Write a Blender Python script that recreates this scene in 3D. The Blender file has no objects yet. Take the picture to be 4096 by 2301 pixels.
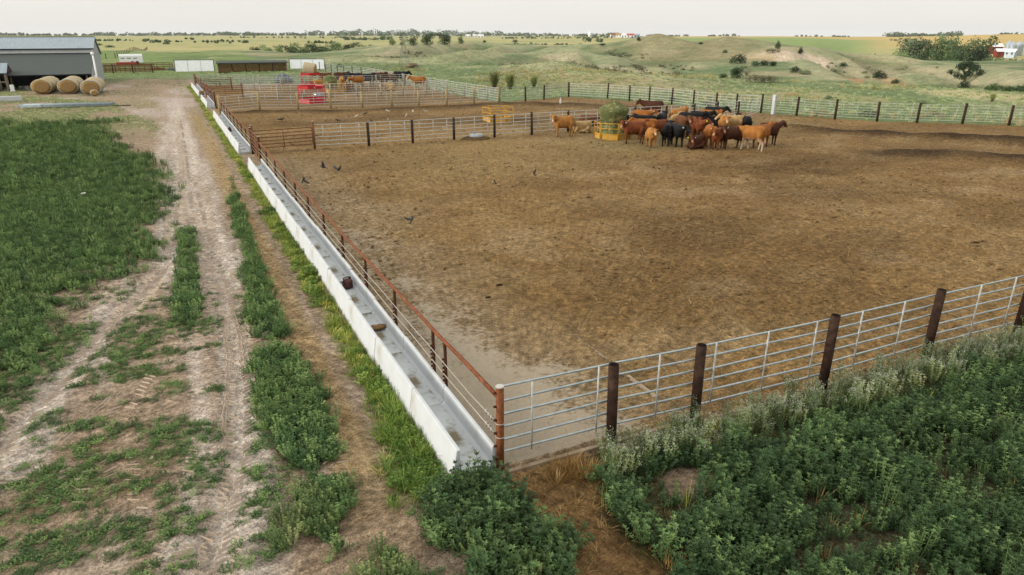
import bpy, math, random
import numpy as np
from mathutils import Vector, Matrix
random.seed(7); RNG = np.random.default_rng(11)
sc = bpy.context.scene
COL = sc.collection
PI = math.pi

# ------------------------------------------------------------------ camera
CX, CY, CZ = -3.690, -8.316, 6.5
F, PITCH, YAW = 2731.0, math.radians(20.4), math.radians(25.2)
fw = np.array([math.sin(YAW)*math.cos(PITCH), math.cos(YAW)*math.cos(PITCH), -math.sin(PITCH)])
rt = np.array([math.cos(YAW), -math.sin(YAW), 0.0]); up = np.cross(rt, fw)
cd = bpy.data.cameras.new('camera'); cam = bpy.data.objects.new('camera', cd); COL.objects.link(cam)
cd.sensor_width = 36; cd.lens = 36*F/4096; cd.clip_start = 0.1; cd.clip_end = 30000
M3 = Matrix((rt, up, -fw)).transposed()
cam.matrix_world = Matrix.Translation((CX, CY, CZ)) @ M3.to_4x4()
sc.camera = cam

def ray(u, v): return fw + rt*(u-2048)/F - up*(v-1150.5)/F
def gp(u, v, z=0.0):
    d = ray(u, v); t = (z-CZ)/d[2]; return (CX+d[0]*t, CY+d[1]*t)
def gd(x, y, z=0.0): return gp(x*4096/2576, y*4096/2576, z)     # photo at 2576 px wide

def lin(h):
    if isinstance(h, str):
        h = h.lstrip('#'); c = [int(h[i:i+2], 16)/255 for i in (0, 2, 4)]
    else: c = [q/255 for q in h]
    return np.array([q/12.92 if q <= .04045 else ((q+.055)/1.055)**2.4 for q in c])

# ------------------------------------------------------------------ noise (numpy)
def _h(ix, iy, s):
    n = (ix.astype(np.int64)*374761393 + iy.astype(np.int64)*668265263 + s*974711) & 0xffffffff
    n = ((n ^ (n >> 13))*1274126177) & 0xffffffff
    n = (n ^ (n >> 16)) & 0xffff
    return n/65535.0
def vn(x, y, s=0):
    x = np.asarray(x, float); y = np.asarray(y, float)
    ix = np.floor(x); iy = np.floor(y); fx = x-ix; fy = y-iy
    fx = fx*fx*(3-2*fx); fy = fy*fy*(3-2*fy)
    a = _h(ix, iy, s); b = _h(ix+1, iy, s); c = _h(ix, iy+1, s); d = _h(ix+1, iy+1, s)
    return (a*(1-fx)+b*fx)*(1-fy)+(c*(1-fx)+d*fx)*fy
def fbm(x, y, s=0, o=4):
    t = 0; a = .5; n = 0
    for i in range(o):
        t = t+a*vn(x*2**i+17.3*i, y*2**i-9.1*i, s+i*7); n += a; a *= .5
    return t/n
def ss(a, b, x): t = np.clip((x-a)/(b-a), 0, 1); return t*t*(3-2*t)

# ------------------------------------------------------------------ terrain heights
Z = 'z'
PRO = {
 -600: [(330, Z, 0), (450, Z, -3), (700, 172), (1000, 163), (1800, 152), (3000, 143), (3600, 143), (5200, Z, -40)],
 0:    [(330, Z, 0), (450, Z, -3), (700, 172), (1000, 163), (1800, 152), (3000, 143), (3600, 142), (5200, Z, -40)],
 500:  [(330, Z, 0), (450, Z, -3), (700, 174), (1000, 164), (1800, 152), (3000, 143), (3600, 143), (5200, Z, -40)],
 900:  [(180, Z, 0), (260, 209), (340, Z, -4), (430, 206), (620, 180), (1000, 165), (1800, 152), (3000, 142), (5200, Z, -40)],
 1200: [(140, Z, 0), (255, 218), (330, Z, -6), (450, 205), (620, 182), (1000, 165), (1800, 152), (3000, 142), (5200, Z, -40)],
 1400: [(125, Z, 0), (200, Z, .3), (290, 194), (360, Z, -3), (500, 190), (1000, 164), (1800, 152), (3000, 142), (5200, Z, -40)],
 1620: [(120, Z, 0), (155, Z, .2), (300, 179), (380, Z, -3), (600, Z, -3), (1000, 163), (1800, 152), (3000, 142), (5200, Z, -40)],
 1900: [(105, Z, 0), (165, 241), (195, Z, -.5), (255, 207), (288, Z, -.5), (330, 171), (400, Z, -2), (700, Z, -3), (1000, 162), (1800, 152), (3000, 143), (5200, Z, -40)],
 2100: [(96, Z, 0), (178, 222), (208, Z, -.7), (250, 193), (285, Z, -.4), (330, 172.5), (400, Z, -2), (700, Z, -3), (1000, 162), (1800, 152), (3000, 143), (5200, Z, -40)],
 2300: [(88, Z, 0), (162, 217), (195, Z, -1.4), (240, 194), (272, Z, -1.6), (315, 182), (370, Z, -3), (700, Z, -3), (1000, 161), (1800, 151), (3000, 144), (5200, Z, -40)],
 2450: [(84, Z, 0), (138, 247), (168, Z, -2.6), (215, 222), (245, Z, -3.2), (300, 177), (360, Z, -2), (1000, 159), (1800, 150), (3000, 145), (5200, Z, -40)],
 2640: [(78, Z, 0), (116, 295), (148, Z, -3), (188, 262), (212, Z, -4.2), (250, 226), (290, 157), (340, Z, -1), (600, 170), (1100, 157), (1800, 150), (2800, 146), (5200, Z, -40)],
 2780: [(74, Z, 0), (115, 318), (170, Z, -4), (230, 262), (290, 178), (340, Z, -1), (600, 172), (1200, 156), (2500, 146), (5200, Z, -40)],
 2920: [(70, Z, 0), (110, 330), (170, Z, -5), (230, 255), (290, 165), (340, Z, 0), (700, 170), (1300, 155), (2500, 146), (5200, Z, -40)],
 3060: [(66, Z, 0), (105, 335), (165, Z, -5), (230, 250), (290, 174), (350, Z, -1), (700, 170), (1300, 155), (2500, 146), (5200, Z, -40)],
 3220: [(64, Z, 0), (105, 340), (165, Z, -5), (240, 248), (310, 193), (380, Z, -4), (700, 172), (1300, 156), (2500, 147), (5200, Z, -40)],
 3450: [(60, Z, 0), (105, 347), (160, Z, -6), (210, 330), (330, 228), (420, Z, -12), (520, 252), (900, 190), (1600, 160), (2600, 148), (5200, Z, -40)],
 3700: [(59, Z, 0), (100, 356), (160, Z, -7), (210, 338), (350, 245), (430, Z, -14), (520, 258), (900, 192), (1600, 160), (2600, 145), (5200, Z, -40)],
 4096: [(57, Z, 0), (95, 372), (150, Z, -7), (200, 335), (350, 250), (430, Z, -14), (520, 256), (900, 190), (1600, 157), (2600, 137), (5200, Z, -40)],
 4700: [(60, Z, 0), (95, Z, -1), (150, Z, -7), (200, Z, -7), (350, 250), (430, Z, -14), (520, 256), (900, 190), (1600, 157), (2600, 134), (5200, Z, -40)],
}
def colaz(u): d = ray(u, 136); return math.atan2(d[0], d[1])
def tanel(u, v): d = ray(u, v); return d[2]/math.hypot(d[0], d[1])
L0, L1, NL = math.log(30.0), math.log(5600.0), 420
LG = np.linspace(L0, L1, NL)
def pchip(x, y, q):
    x = np.array(x); y = np.array(y); h = np.diff(x); s = np.diff(y)/h; m = np.zeros(len(x))
    for i in range(1, len(x)-1):
        if s[i-1]*s[i] > 0: m[i] = 2*s[i-1]*s[i]/(s[i-1]+s[i])
    i = np.clip(np.searchsorted(x, q)-1, 0, len(h)-1); t = np.clip((q-x[i])/h[i], 0, 1)
    return ((1+2*t)*(1-t)**2*y[i]+t*(1-t)**2*h[i]*m[i]+t*t*(3-2*t)*y[i+1]+t*t*(t-1)*h[i]*m[i+1])
_az = []; _pr = []
for u in sorted(PRO):
    xs = [L0]; ys = [0.0]
    for e in PRO[u]:
        z = e[2] if e[1] == Z else CZ+e[0]*tanel(u, e[1])
        xs.append(math.log(e[0])); ys.append(z)
    xs.append(L1); ys.append(ys[-1]-5)
    _az.append(colaz(u)); _pr.append(pchip(xs, ys, LG))
_az = np.array(_az); _pr = np.array(_pr)
NA = 700; AG = np.linspace(_az[0], _az[-1], NA)
GRID = np.empty((NA, NL))
for j in range(NL): GRID[:, j] = pchip(_az, _pr[:, j], AG)
def Hbase(x, y):
    dx = np.asarray(x, float)-CX; dy = np.asarray(y, float)-CY
    a = np.arctan2(dx, dy); r = np.maximum(np.hypot(dx, dy), 30.0)
    fa = np.clip((a-AG[0])/(AG[1]-AG[0]), 0, NA-1.001); fl = np.clip((np.log(r)-L0)/(LG[1]-LG[0]), 0, NL-1.001)
    ia = fa.astype(int); il = fl.astype(int); ta = fa-ia; tl = fl-il
    return ((GRID[ia, il]*(1-ta)+GRID[ia+1, il]*ta)*(1-tl)+(GRID[ia, il+1]*(1-ta)+GRID[ia+1, il+1]*ta)*tl)
def hit(u, v, Hf=None):
    Hf = Hf or H; d = ray(u, v); hl = math.hypot(d[0], d[1])
    r = np.exp(np.linspace(math.log(5), math.log(8000), 6000)); t = r/hl
    z = CZ+d[2]*t; g = Hf(CX+d[0]*t, CY+d[1]*t); k = np.nonzero(z <= g)[0]
    i = k[0] if len(k) else int(np.argmin(np.where(r < 3500, z-g, 1e9)))
    x, y = CX+d[0]*t[i], CY+d[1]*t[i]
    return float(x), float(y), float(Hf(np.array([x]), np.array([y]))[0]), float(r[i])
def segd(x, y, P):
    best = np.full(np.shape(x), 1e9); par = np.zeros(np.shape(x)); acc = 0
    tot = sum(math.dist(P[i], P[i+1]) for i in range(len(P)-1))
    for (ax, ay), (bx, by) in zip(P[:-1], P[1:]):
        L2 = (bx-ax)**2+(by-ay)**2; t = np.clip(((x-ax)*(bx-ax)+(y-ay)*(by-ay))/L2, 0, 1)
        d = np.hypot(x-ax-t*(bx-ax), y-ay-t*(by-ay)); m = d < best
        best = np.where(m, d, best); par = np.where(m, (acc+t*math.sqrt(L2))/tot, par); acc += math.sqrt(L2)
    return best, par
LT = [gd(*p) for p in ((-60, 1180), (150, 960), (300, 790), (395, 690), (432, 600), (436, 500), (437, 400), (432, 300), (440, 250))]
RT = [gd(*p) for p in ((500, 1480), (560, 1310), (598, 1150), (604, 1000), (588, 850), (560, 720), (530, 640), (505, 560), (482, 460), (470, 380), (452, 300), (440, 250))]
GUL = []
for pts, dep, wid in (
    ([(1594, 259), (1700, 232), (1812, 210), (1893, 193)], 2.2, 7), ([(1657, 263), (1798, 240), (1931, 219), (2060, 201), (2200, 195)], 1.8, 6),
    ([(1380, 250), (1480, 236), (1600, 215), (1700, 196)], 1.2, 7), ([(2062, 262), (2250, 224), (2420, 246), (2560, 290)], 1.4, 7),
    ([(3450, 250), (3600, 300), (3760, 335)], 3.2, 8), ([(3620, 270), (3800, 315), (3960, 345)], 2.8, 8), ([(3300, 250), (3420, 300), (3560, 338)], 3.0, 7)):
    GUL.append(([hit(u, v, Hbase)[:2] for u, v in pts], dep, wid))
def H(x, y):
    x = np.asarray(x, float); y = np.asarray(y, float)
    r = np.hypot(x-CX, y-CY); z = Hbase(x, y)
    for P, dep, wid in GUL:
        d, p = segd(x, y, P); z = z-1.5*dep*np.exp(-(d/wid)**2)*np.sin(np.clip(p, .03, .97)*PI)**.5+dep*.45*np.exp(-((d-1.9*wid)/(wid*.9))**2)
    am = ss(75, 190, r)*ss(6000, 2500, r)
    z = z+am*((fbm(x/46, y/46, 3)-.5)*2.2+(fbm(x/13, y/13, 5, 3)-.5)*.7)*np.where(x < 5, .45, 1)
    for u, dd, hh, w in ((2632, 285, 1.5, 9), (2722, 272, 1.4, 8), (2560, 300, .8, 10), (2675, 250, .6, 8), (2900, 285, .7, 14), (2980, 280, .5, 12)):
        a = colaz(u); q = np.hypot(x-CX-math.sin(a)*dd, y-CY-math.cos(a)*dd)/w; z = z+hh*np.maximum(0, 1-q*.62)**1.3*(q < 1.6)
    for u, v, w in BLUFF: q = np.hypot((x-u)/w, (y-v)/w); z = z-1.8*np.exp(-q**4)
    near = ss(150, 60, r)
    k = (x < -1.5) & (y < 90) & (r < 110)
    if np.any(k):
        dd = np.minimum(segd(x, y, RT)[0], segd(x, y, LT)[0]); z = z-np.where(k, .045*np.exp(-(dd/.26)**2)-.03*np.exp(-((dd-.5)/.18)**2), 0)
    z = z+near*((fbm(x/5, y/5, 8)-.5)*.10)
    # heaped dirt ridges in the pens
    rid = np.zeros_like(z)
    for P, hh, w in RIDGES:
        d, p = segd(x, y, P); rid = np.maximum(rid, .6*hh*np.exp(-(d/w)**2)*(.45+.9*vn(x*.5, y*.5, 21))*ss(0, .06, p)*ss(1, .94, p))
    return z+rid
BLUFF = [(*hit(u, v, Hbase)[:2], 5) for u, v in ((3120, 243), (3165, 243), (3210, 245), (3250, 248))]
RIDGES = [([gd(1950, 320), gd(2200, 340), gd(2576, 362), gd(2900, 380)], .6, 1.0), ([gd(2220, 386), gd(2400, 392), gd(2576, 402), gd(2800, 415)], .5, 1.2), ([gd(1900, 428), gd(2050, 432)], .16, 1.0), 
          ([gd(1240, 262), gd(1450, 266), gd(1640, 281)], .5, 1.2), ([gd(600, 283), gd(900, 280), gd(1250, 262)], .3, .9), ([gd(1100, 305), gd(1400, 300), gd(1640, 303)], .15, 2.0), ([gd(700, 384), gd(950, 372), gd(1330, 343)], .12, .6)]

def XL(y): return -.009*y-.00006*y*y            # the bunk line drifts a little to the left

# ------------------------------------------------------------------ areas
PEN = [(XL(0)-.0, 0), (13, -.15), (40, -.5), (60, 8), (52.3, 23), (46, 29.4), (40.2, 41.3), (39, 50), (35, 59.2), (25.4, 56.6), (24.6, 66), (24, 90), (12, 93.5), (XL(94), 94), (XL(70), 70), (XL(30), 30)]
def inpoly(x, y, P):
    c = np.zeros(np.shape(x), bool); n = len(P)
    for i in range(n):
        x0, y0 = P[i]; x1, y1 = P[(i+1) % n]
        if y0 == y1: continue
        c ^= ((y0 > y) != (y1 > y)) & (x < (x1-x0)*(y-y0)/(y1-y0)+x0)
    return c
TRK = [gd(*p) for p in ((395, 1447+60), (470, 1250), (520, 1000), (520, 800), (485, 640), (470, 520), (462, 420), (455, 330), (440, 250), (400, 212))]
YARD = [gd(*p) for p in ((225, 225), (330, 200), (480, 200), (490, 230), (500, 300), (440, 330), (360, 300), (290, 262), (130, 245))]
def edge(x, y, s=0, a=1.2, f=.45): return (fbm(x*f, y*f, 30+s)-.5)*2*a
def m_left(x, y):      # dense alfalfa on the left
    xe = -5.0-ss(16, 6, y)*2.3-ss(30, 48, y)*3.2+edge(x, y, 1, 1.0, .5)
    gap = ss(.30, .46, fbm(x*.55, y*1.5, 46)+.25*(fbm(x*2, y*4, 47)-.5)+.16*ss(0, 4, xe-x)); return gap*ss(-.6, 1.8, xe-x+edge(x, y, 2, 1.0, 1.6))*ss(1.0, 8.5, y+edge(x, y, 2, 3.0, .6))*ss(58, 40, y+edge(x, y, 3, 9, .35)-(-x-6)*.35)
def m_strip(x, y):     # strip between the track and the path
    c = -2.62+.03*(y-8)*(y > 8)+edge(x, y, 4, .12, .8); w = (.24+.34*ss(16, 3, y)+.16*(fbm(x*0, y*.6, 40)-.4))*ss(27, 20, y)*ss(-.7, .6, y)*(1-.75*np.exp(-((y-6.55)/.35)**2))*(1-.9*np.exp(-((y-1.15)/.25)**2))
    return ss(-.08, .26, w-np.abs(x-c)+edge(x, y, 5, .12, 2.2))
def m_strip2(x, y):    # small clump at the bottom of the strip
    return np.maximum(ss(.25, .05, np.hypot((x+3.0)/.85, (y-.15)/1.15)-.38), ss(.25, .05, np.hypot((x+2.25)/.7, (y+1.5)/.9)-.35))
def m_mid(x, y):       # green ridge between the wheel ruts
    c = -4.25+.02*(y-12)+edge(x, y, 6, .15, .5); w = .38*ss(.35, .6, fbm(x*0+3, y*.42, 41))*ss(24, 19, y)*ss(7.5, 9, y)
    return ss(0, .15, w-np.abs(x-c))
def m_grass(x, y):     # bright grass along the bunks
    xo = XL(y)-.78; return ss(-.05, .1, xo-x)*ss(-.1, .3, x-(xo-.62-.2*ss(4, .5, y)-edge(x, y, 7, .25, .9)+.006*np.minimum(y, 30)))*ss(98, 94, y)*ss(-.35, .3, y)
def m_path(x, y):
    xo = XL(y)-.78; return ss(.75, .95, xo-x)*ss(1.75, 1.45, xo-x+edge(x, y, 8, .15, .5))*ss(62, 55, y)*ss(-2, 2, y)
def m_right(x, y):     # alfalfa in front of the near fence
    xe = 1.15+ss(-.6, -2.2, y)*(-.45)+edge(x, y, 9, .35, .9)-1.2*ss(-3.6, -5, y)
    hole = ss(.1, .35, np.hypot((x-2.55)/1.3, y+1.45)-.12)
    return ss(0, .25, x-xe)*ss(-.35, -.9, y+.02*x)*hole
def m_weed(x, y):      # flowering weeds under the near fence
    return ss(1.15, 1.7, x+edge(x, y, 10, .3, .9))*ss(-.08, -.28, y+.02*x+edge(x, y, 11, .1, 1.2))*ss(-1.25, -.85, y+.02*x-edge(x, y, 12, .2, .9))
def m_bush(x, y):      # bushy weeds at the bunk's end
    a = np.minimum(np.hypot((x+.78)/.72, (y+.82)/.72), np.hypot((x+.55)/.7, (y+2.0)/.5))
    return ss(1.12, .85, a+edge(x, y, 13, .2, 1.3))
def m_sparse(x, y):    # scattered low weeds on the dirt
    n = fbm(x*1.5, y*3.0, 44, 5)*.65+fbm(x*.5, y*.7, 45)*.35; b = ss(.465, .60, n+.05*ss(-4, -7, x))
    reg = np.maximum(ss(-2.6, -3.4, x)*ss(14, 7, y), ss(-.9, -1.3, x)*ss(1.2, -.2, y)*.8)*(y > -6)
    rut = np.minimum(segd(x, y, RT)[0], segd(x, y, LT)[0])
    return b*reg*ss(.05, .35, rut)

def ground_color(x, y):
    r = np.hypot(x-CX, y-CY); n = len(x)
    def C(h): return lin(h)/ILL
    n1 = fbm(x*.22, y*.22, 50)[:, None]; n2 = fbm(x*1.1, y*1.1, 51)[:, None]; n3 = fbm(x*.06, y*.06, 52)[:, None]
    # dirt outside the pens
    col = C('#a18c75')*(1-n2)+C('#b39f89')*n2
    pale = ss(.52, .68, fbm(x*.9, y*1.6, 53))[:, None]
    col = col*(1-.45*pale)+C('#cbbaa8')*.45*pale
    dk = ss(.5, .7, fbm(x*.5+9, y*.9, 54))[:, None]; col = col*(1-.4*dk)+C('#8a745c')*.4*dk
    far = ss(20, 60, r)[:, None]
    col = col*(1-far*.5)+C('#a8957c')*far*.5
    # track
    tr = ss(1.35, .5, np.minimum(segd(x, y, RT)[0], segd(x, y, LT)[0])+edge(x, y, 15, .25, .6))[:, None]
    lw = ss(.42, .62, fbm(x*2.6, y*.22, 58))[:, None]; tcol = C('#b4a08d')*(1-lw)+C('#d2c5b8')*lw
    col = col*(1-tr*.93)+tcol*tr*.93
    rl = (np.maximum(ss(.34, .12, np.abs(segd(x, y, RT)[0]-.12)), ss(.34, .12, np.abs(segd(x, y, LT)[0]-.1)))*(.4+.6*fbm(x*1.5, y*.5, 83)))[:, None]*.75; col = col*(1-rl)+C('#d6cabd')*rl
    brow = ss(.3, .08, np.abs(x+3.0))[:, None]*ss(-4, 3, y)[:, None]*ss(12, 6, y)[:, None]*.5
    col = col*(1-brow)+C('#8e7257')*brow
    ym = (inpoly(x, y, YARD)*ss(.45, .62, fbm(x*.3, y*.13, 59)))[:, None]*.7; col = col*(1-ym)+C('#c9bab0')*ym
    mud = ss(-.6, .1, x)*ss(.2, -.3, y)*ss(2.2, 1.2, x); mud = mud[:, None]
    col = col*(1-mud)+(C('#7d6140')*(1-n2)+C('#94764f')*n2)*mud
    p = m_path(x, y)[:, None]; col = col*(1-p)+(C('#a68c66')*(1-n2)+C('#b9a27c')*n2)*p
    def veg(m, c, k=1.0):
        nonlocal col
        m = m[:, None]*k; col = col*(1-m)+C(c)*m
    veg(m_left(x, y)*ss(30, 60, r)*.4+m_left(x, y)*.5, '#4d5f3a'); veg(m_strip(x, y), '#46502f', .8); veg(m_mid(x, y), '#55603a', .7)
    veg(m_grass(x, y), '#6f7a38', .85); veg(m_right(x, y), '#3c4226', .85); veg(m_weed(x, y), '#4a4f30', .8); veg(m_bush(x, y), '#40482c', .8)
    veg(m_sparse(x, y), '#6b6b45', .45)
    # mid-distance yard: patchy grass
    yard = ss(40, 60, y)*ss(-2.0, -3.0, x)*ss(150, 120, r); yd = inpoly(x, y, YARD)
    g = ss(.30, .5, fbm(x*.16, y*.10, 56)+.3*(fbm(x*.8, y*.5, 57)-.5))*yard*np.where(yd, .25, 1)*ss(.6, 1.6, np.abs(segd(x, y, TRK)[0]))
    veg(g, '#86875a', .8)
    veg(m_grass(x, y)*yard, '#6f7a38', .8)
    # pens
    pen = inpoly(x, y, PEN); pm = pen.astype(float)[:, None]
    big = fbm(x*.09, y*.12, 60)[:, None]; med = fbm(x*.5, y*.6, 61)[:, None]; fine = fbm(x*2.2, y*2.6, 62)[:, None]
    pc = C('#7e623d')*(1-big)+C('#a18356')*big
    t = ss(.42, .68, med*.6+fine*.4); pc = pc*(1-.5*t)+C('#a88e65')*.5*t
    t = ss(.6, .76, fbm(x*.33+5, y*.4, 64))[:, None]; pc = pc*(1-.5*t)+C('#ab936f')*.5*t
    t = ss(.55, .38, fbm(x*.25+3, y*.3, 65))[:, None]; pc = pc*(1-.35*t)+C('#5d4529')*.35*t
    for (cx, cy, ax, ay, k, h) in ((27, 18.5, 4.5, 1.1, .5, '#4c3822'), (35, 17, 9, 1.5, .35, '#543d25'), (13, 10, 6, 2.4, .35, '#5b4429'), (22, 12, 7, 2.0, .3, '#5b4429'), (8.5, 48, 9, 3.5, .4, '#574229'), (17, 63, 9, 4, .45, '#5d4834'), (14, 78, 10, 6, .5, '#5a4636')):
        m = ss(1.2, .2, np.hypot((x-cx)/ax, (y-cy)/ay)+edge(x, y, 17, .45, .35))[:, None]*k; pc = pc*(1-m)+C(h)*m
    rd = np.zeros(n)
    for P, hh, w in RIDGES: rd = np.maximum(rd, np.exp(-(segd(x, y, P)[0]/(w*1.25))**2)*min(1, hh*3))
    rd = (rd*(.55+.8*fbm(x*.7, y*.7, 66)))[:, None].clip(0, 1); pc = pc*(1-rd*.9)+C('#2f2216')*rd*.9
    strip = (1.25*ss(5.2, 1.2, x-XL(y)+edge(x, y, 18, 1.4, .3))*ss(34, 30, y)).clip(0, 1)[:, None]; pc = pc*(1-.6*strip)+(C('#9b8663')*(1-n2)+C('#a8957a')*n2)*.6*strip
    hay = ss(1.2, .25, np.hypot((x-21.5)/4.2, (y-27.8)/3.6)+edge(x, y, 19, .3, .4))[:, None]*.6; pc = pc*(1-hay)+C('#857b55')*hay
    band = (ss(9, 3, np.abs(y-27-.25*(x-10))+edge(x, y, 20, 2.5, .2))*ss(2, 8, x)*ss(48, 34, x))[:, None]*.45; pc = pc*(1-band)+C('#9d875c')*band
    up2 = ss(34.2, 35.5, y)[:, None]*ss(26, 38, x)[:, None]*.6; pc = pc*(1-up2)+C('#8f7757')*up2
    # concrete apron with dirt over it
    ap = (ss(3.72, 3.66, x)*ss(-.06, .0, y)*ss(31, 30, y)); cov = ss(.62, .36, fbm(x*1.3, y*1.1, 67)+.22*(fbm(x*6, y*6, 68)-.5)+ss(1.5, 9, y)*-.30+ss(3.4, 1.2, x)*.05+ss(3.1, 3.55, x)*.13*ss(4, 1, y))
    col = np.where(pen[:, None], pc, col)
    # grassland beyond
    out = ~pen
    grass = ss(105, 130, r)*out; grass = np.maximum(grass, ((x > 24) & out & (y > 8)).astype(float)*ss(0, 2, x-24)); grass = np.maximum(grass, ss(93.5, 96, y)*(x > XL(y)+1)*out*ss(22, 24, x+ss(93, 100, y)*40))
    yl = (x < 4)*ss(-.4, .4, inpoly(x, y, YARD)-.5); grass = grass*(1-np.where(x < 4, np.where(inpoly(x, y, YARD), 1., 0.), 0.))
    sage = C('#6b7f58')*(1-n1)+C('#85916b')*n1
    nr = ss(120, 60, r)[:, None]; sage = sage*(1-nr*.6)+(C('#6e8351')*(1-n1)+C('#80925f')*n1)*nr*.6
    lush = ((x < 16)*ss(115, 150, r))[:, None]*.7; sage = sage*(1-lush)+C('#7f9654')*lush
    dr = ss(.54, .70, fbm(x*.055+4, y*.075, 70)+.16*(fbm(x*.5, y*.5, 71)-.5))[:, None]*ss(70, 90, r)[:, None]*np.where(x < 16, .15, .75)[:, None]
    sage = sage*(1-dr)+C('#b2a684')*dr
    dkk = ss(.56, .72, fbm(x*.05+11, y*.06, 72)+.2*(fbm(x*.4, y*.4, 73)-.5))[:, None]*.55*ss(100, 160, r)[:, None]; sage = sage*(1-dkk)+C('#61714a')*dkk
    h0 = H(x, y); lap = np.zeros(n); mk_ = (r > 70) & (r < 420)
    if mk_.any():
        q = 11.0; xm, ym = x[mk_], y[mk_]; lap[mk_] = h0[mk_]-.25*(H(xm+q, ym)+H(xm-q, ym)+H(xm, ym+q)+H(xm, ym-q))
    cr_ = (ss(.02, .38, lap)*(.35+.9*fbm(x*.2, y*.2, 81)))[:, None].clip(0, 1)*.6; sage = sage*(1-cr_)+C('#b9b58f')*cr_  # relief shading put into the colour: dry pale crests, greener darker hollows
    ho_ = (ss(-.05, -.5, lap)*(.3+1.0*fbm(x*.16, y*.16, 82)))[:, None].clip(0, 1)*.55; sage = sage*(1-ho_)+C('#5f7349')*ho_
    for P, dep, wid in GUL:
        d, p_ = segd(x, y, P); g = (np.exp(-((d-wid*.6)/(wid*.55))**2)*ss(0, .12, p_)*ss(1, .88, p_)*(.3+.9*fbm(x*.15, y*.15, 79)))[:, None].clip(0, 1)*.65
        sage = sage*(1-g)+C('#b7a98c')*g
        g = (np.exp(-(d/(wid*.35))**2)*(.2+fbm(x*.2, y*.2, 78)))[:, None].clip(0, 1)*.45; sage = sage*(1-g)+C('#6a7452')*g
    # spoil mounds
    az = np.arctan2(x-CX, y-CY); mo = ss(colaz(2440), colaz(2580), az)*ss(colaz(3130), colaz(3000), az)*ss(215, 250, r)*ss(330, 300, r)
    mo = (mo*(.35+.8*fbm(x*.12, y*.12, 74)))[:, None].clip(0, 1)*.8; sage = sage*(1-mo)+C('#948a68')*mo
    # far fields
    ff = ss(340, 480, r)[:, None]; k1 = fbm(az*9, np.log(r)*6, 75)[:, None]; k2 = fbm(az*30, np.log(r)*22, 76)[:, None]
    fld = C('#a9ab74')*(1-k1)+C('#c6b884')*k1; t = ss(.5, .66, k2); fld = fld*(1-.6*t)+C('#93a067')*.6*t
    gf = (ss(colaz(2550), colaz(2700), az)*ss(colaz(3560), colaz(3380), az)*ss(420, 520, r)*ss(1700, 1500, r))[:, None]; fld = fld*(1-gf*.9)+C('#8ea564')*gf*.9
    gy = (ss(1500, 1800, r)*ss(colaz(2000), colaz(2900), az))[:, None]*.8; fld = fld*(1-gy)+C('#ceb066')*gy  # far gold: warm sunlight put into the yellow field colour, likewise in ry
    ry = (ss(colaz(3400), colaz(3700), az)*ss(700, 1100, r))[:, None]*.85; fld = fld*(1-ry)+(C('#cdae62')*(1-k2)+C('#d9bd7c')*k2)*ry
    sage = sage*(1-ff)+fld*ff
    for P, w, h, k in BARE:
        d = segd(x, y, P)[0]; m = ss(1.0, .35, d/w+edge(x, y, 25, .45, .25))[:, None]*k; sage = sage*(1-m)+C(h)*m
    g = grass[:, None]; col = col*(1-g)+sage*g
    return col, pen, grass
ILL = 1.45
def apron(x, y): return ss(3.62, 3.56, x-.22*ss(.45, .7, fbm(x*1.5, y*1.5, 63))-.12*ss(1.5, 4, y))*ss(-.10, -.03, y)*ss(10, 8, y)*ss(-.3, -.1, x)
def acov(x, y): return .5+.9*(fbm(x*1.9, y*1.6, 67, 5)-.5)+.55*(fbm(x*5.5, y*4.5, 68, 3)-.5)-ss(2.6, 8, y)*-.22-ss(2.7, 3.4, x)*.10*ss(5, 2, y)-ss(1.0, .2, y)*.04
BARE = [([hit(u, v)[:2] for u, v in ((3105, 238), (3180, 238), (3262, 244))], 9.5, '#dccab0', 1.0), ([hit(u, v)[:2] for u, v in ((2990, 230), (3060, 230))], 6, '#c4b08a', .85),
        ([hit(u, v)[:2] for u, v in ((3790, 366), (3900, 380), (4050, 392))], 4.5, '#cfbf96', .85), ([hit(u, v)[:2] for u, v in ((3365, 306), (3440, 330))], 2.2, '#b08a68', .8), ([hit(u, v)[:2] for u, v in ((3490, 315), (3600, 346))], 2.2, '#b39372', .7),
        ([hit(u, v)[:2] for u, v in ((2320, 395-60), (2480, 352))], 9, '#ab9c78', .45), ([hit(u, v)[:2] for u, v in ((2250, 232), (2420, 262), (2560, 290))], 5, '#c0b595', .7), ([hit(u, v)[:2] for u, v in ((2180, 300), (2420, 320))], 7, '#a99c70', .5),
        ([hit(u, v)[:2] for u, v in ((3140, 352), (3300, 372), (3500, 402))], 3.5, '#b8ad80', .5)]

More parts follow.
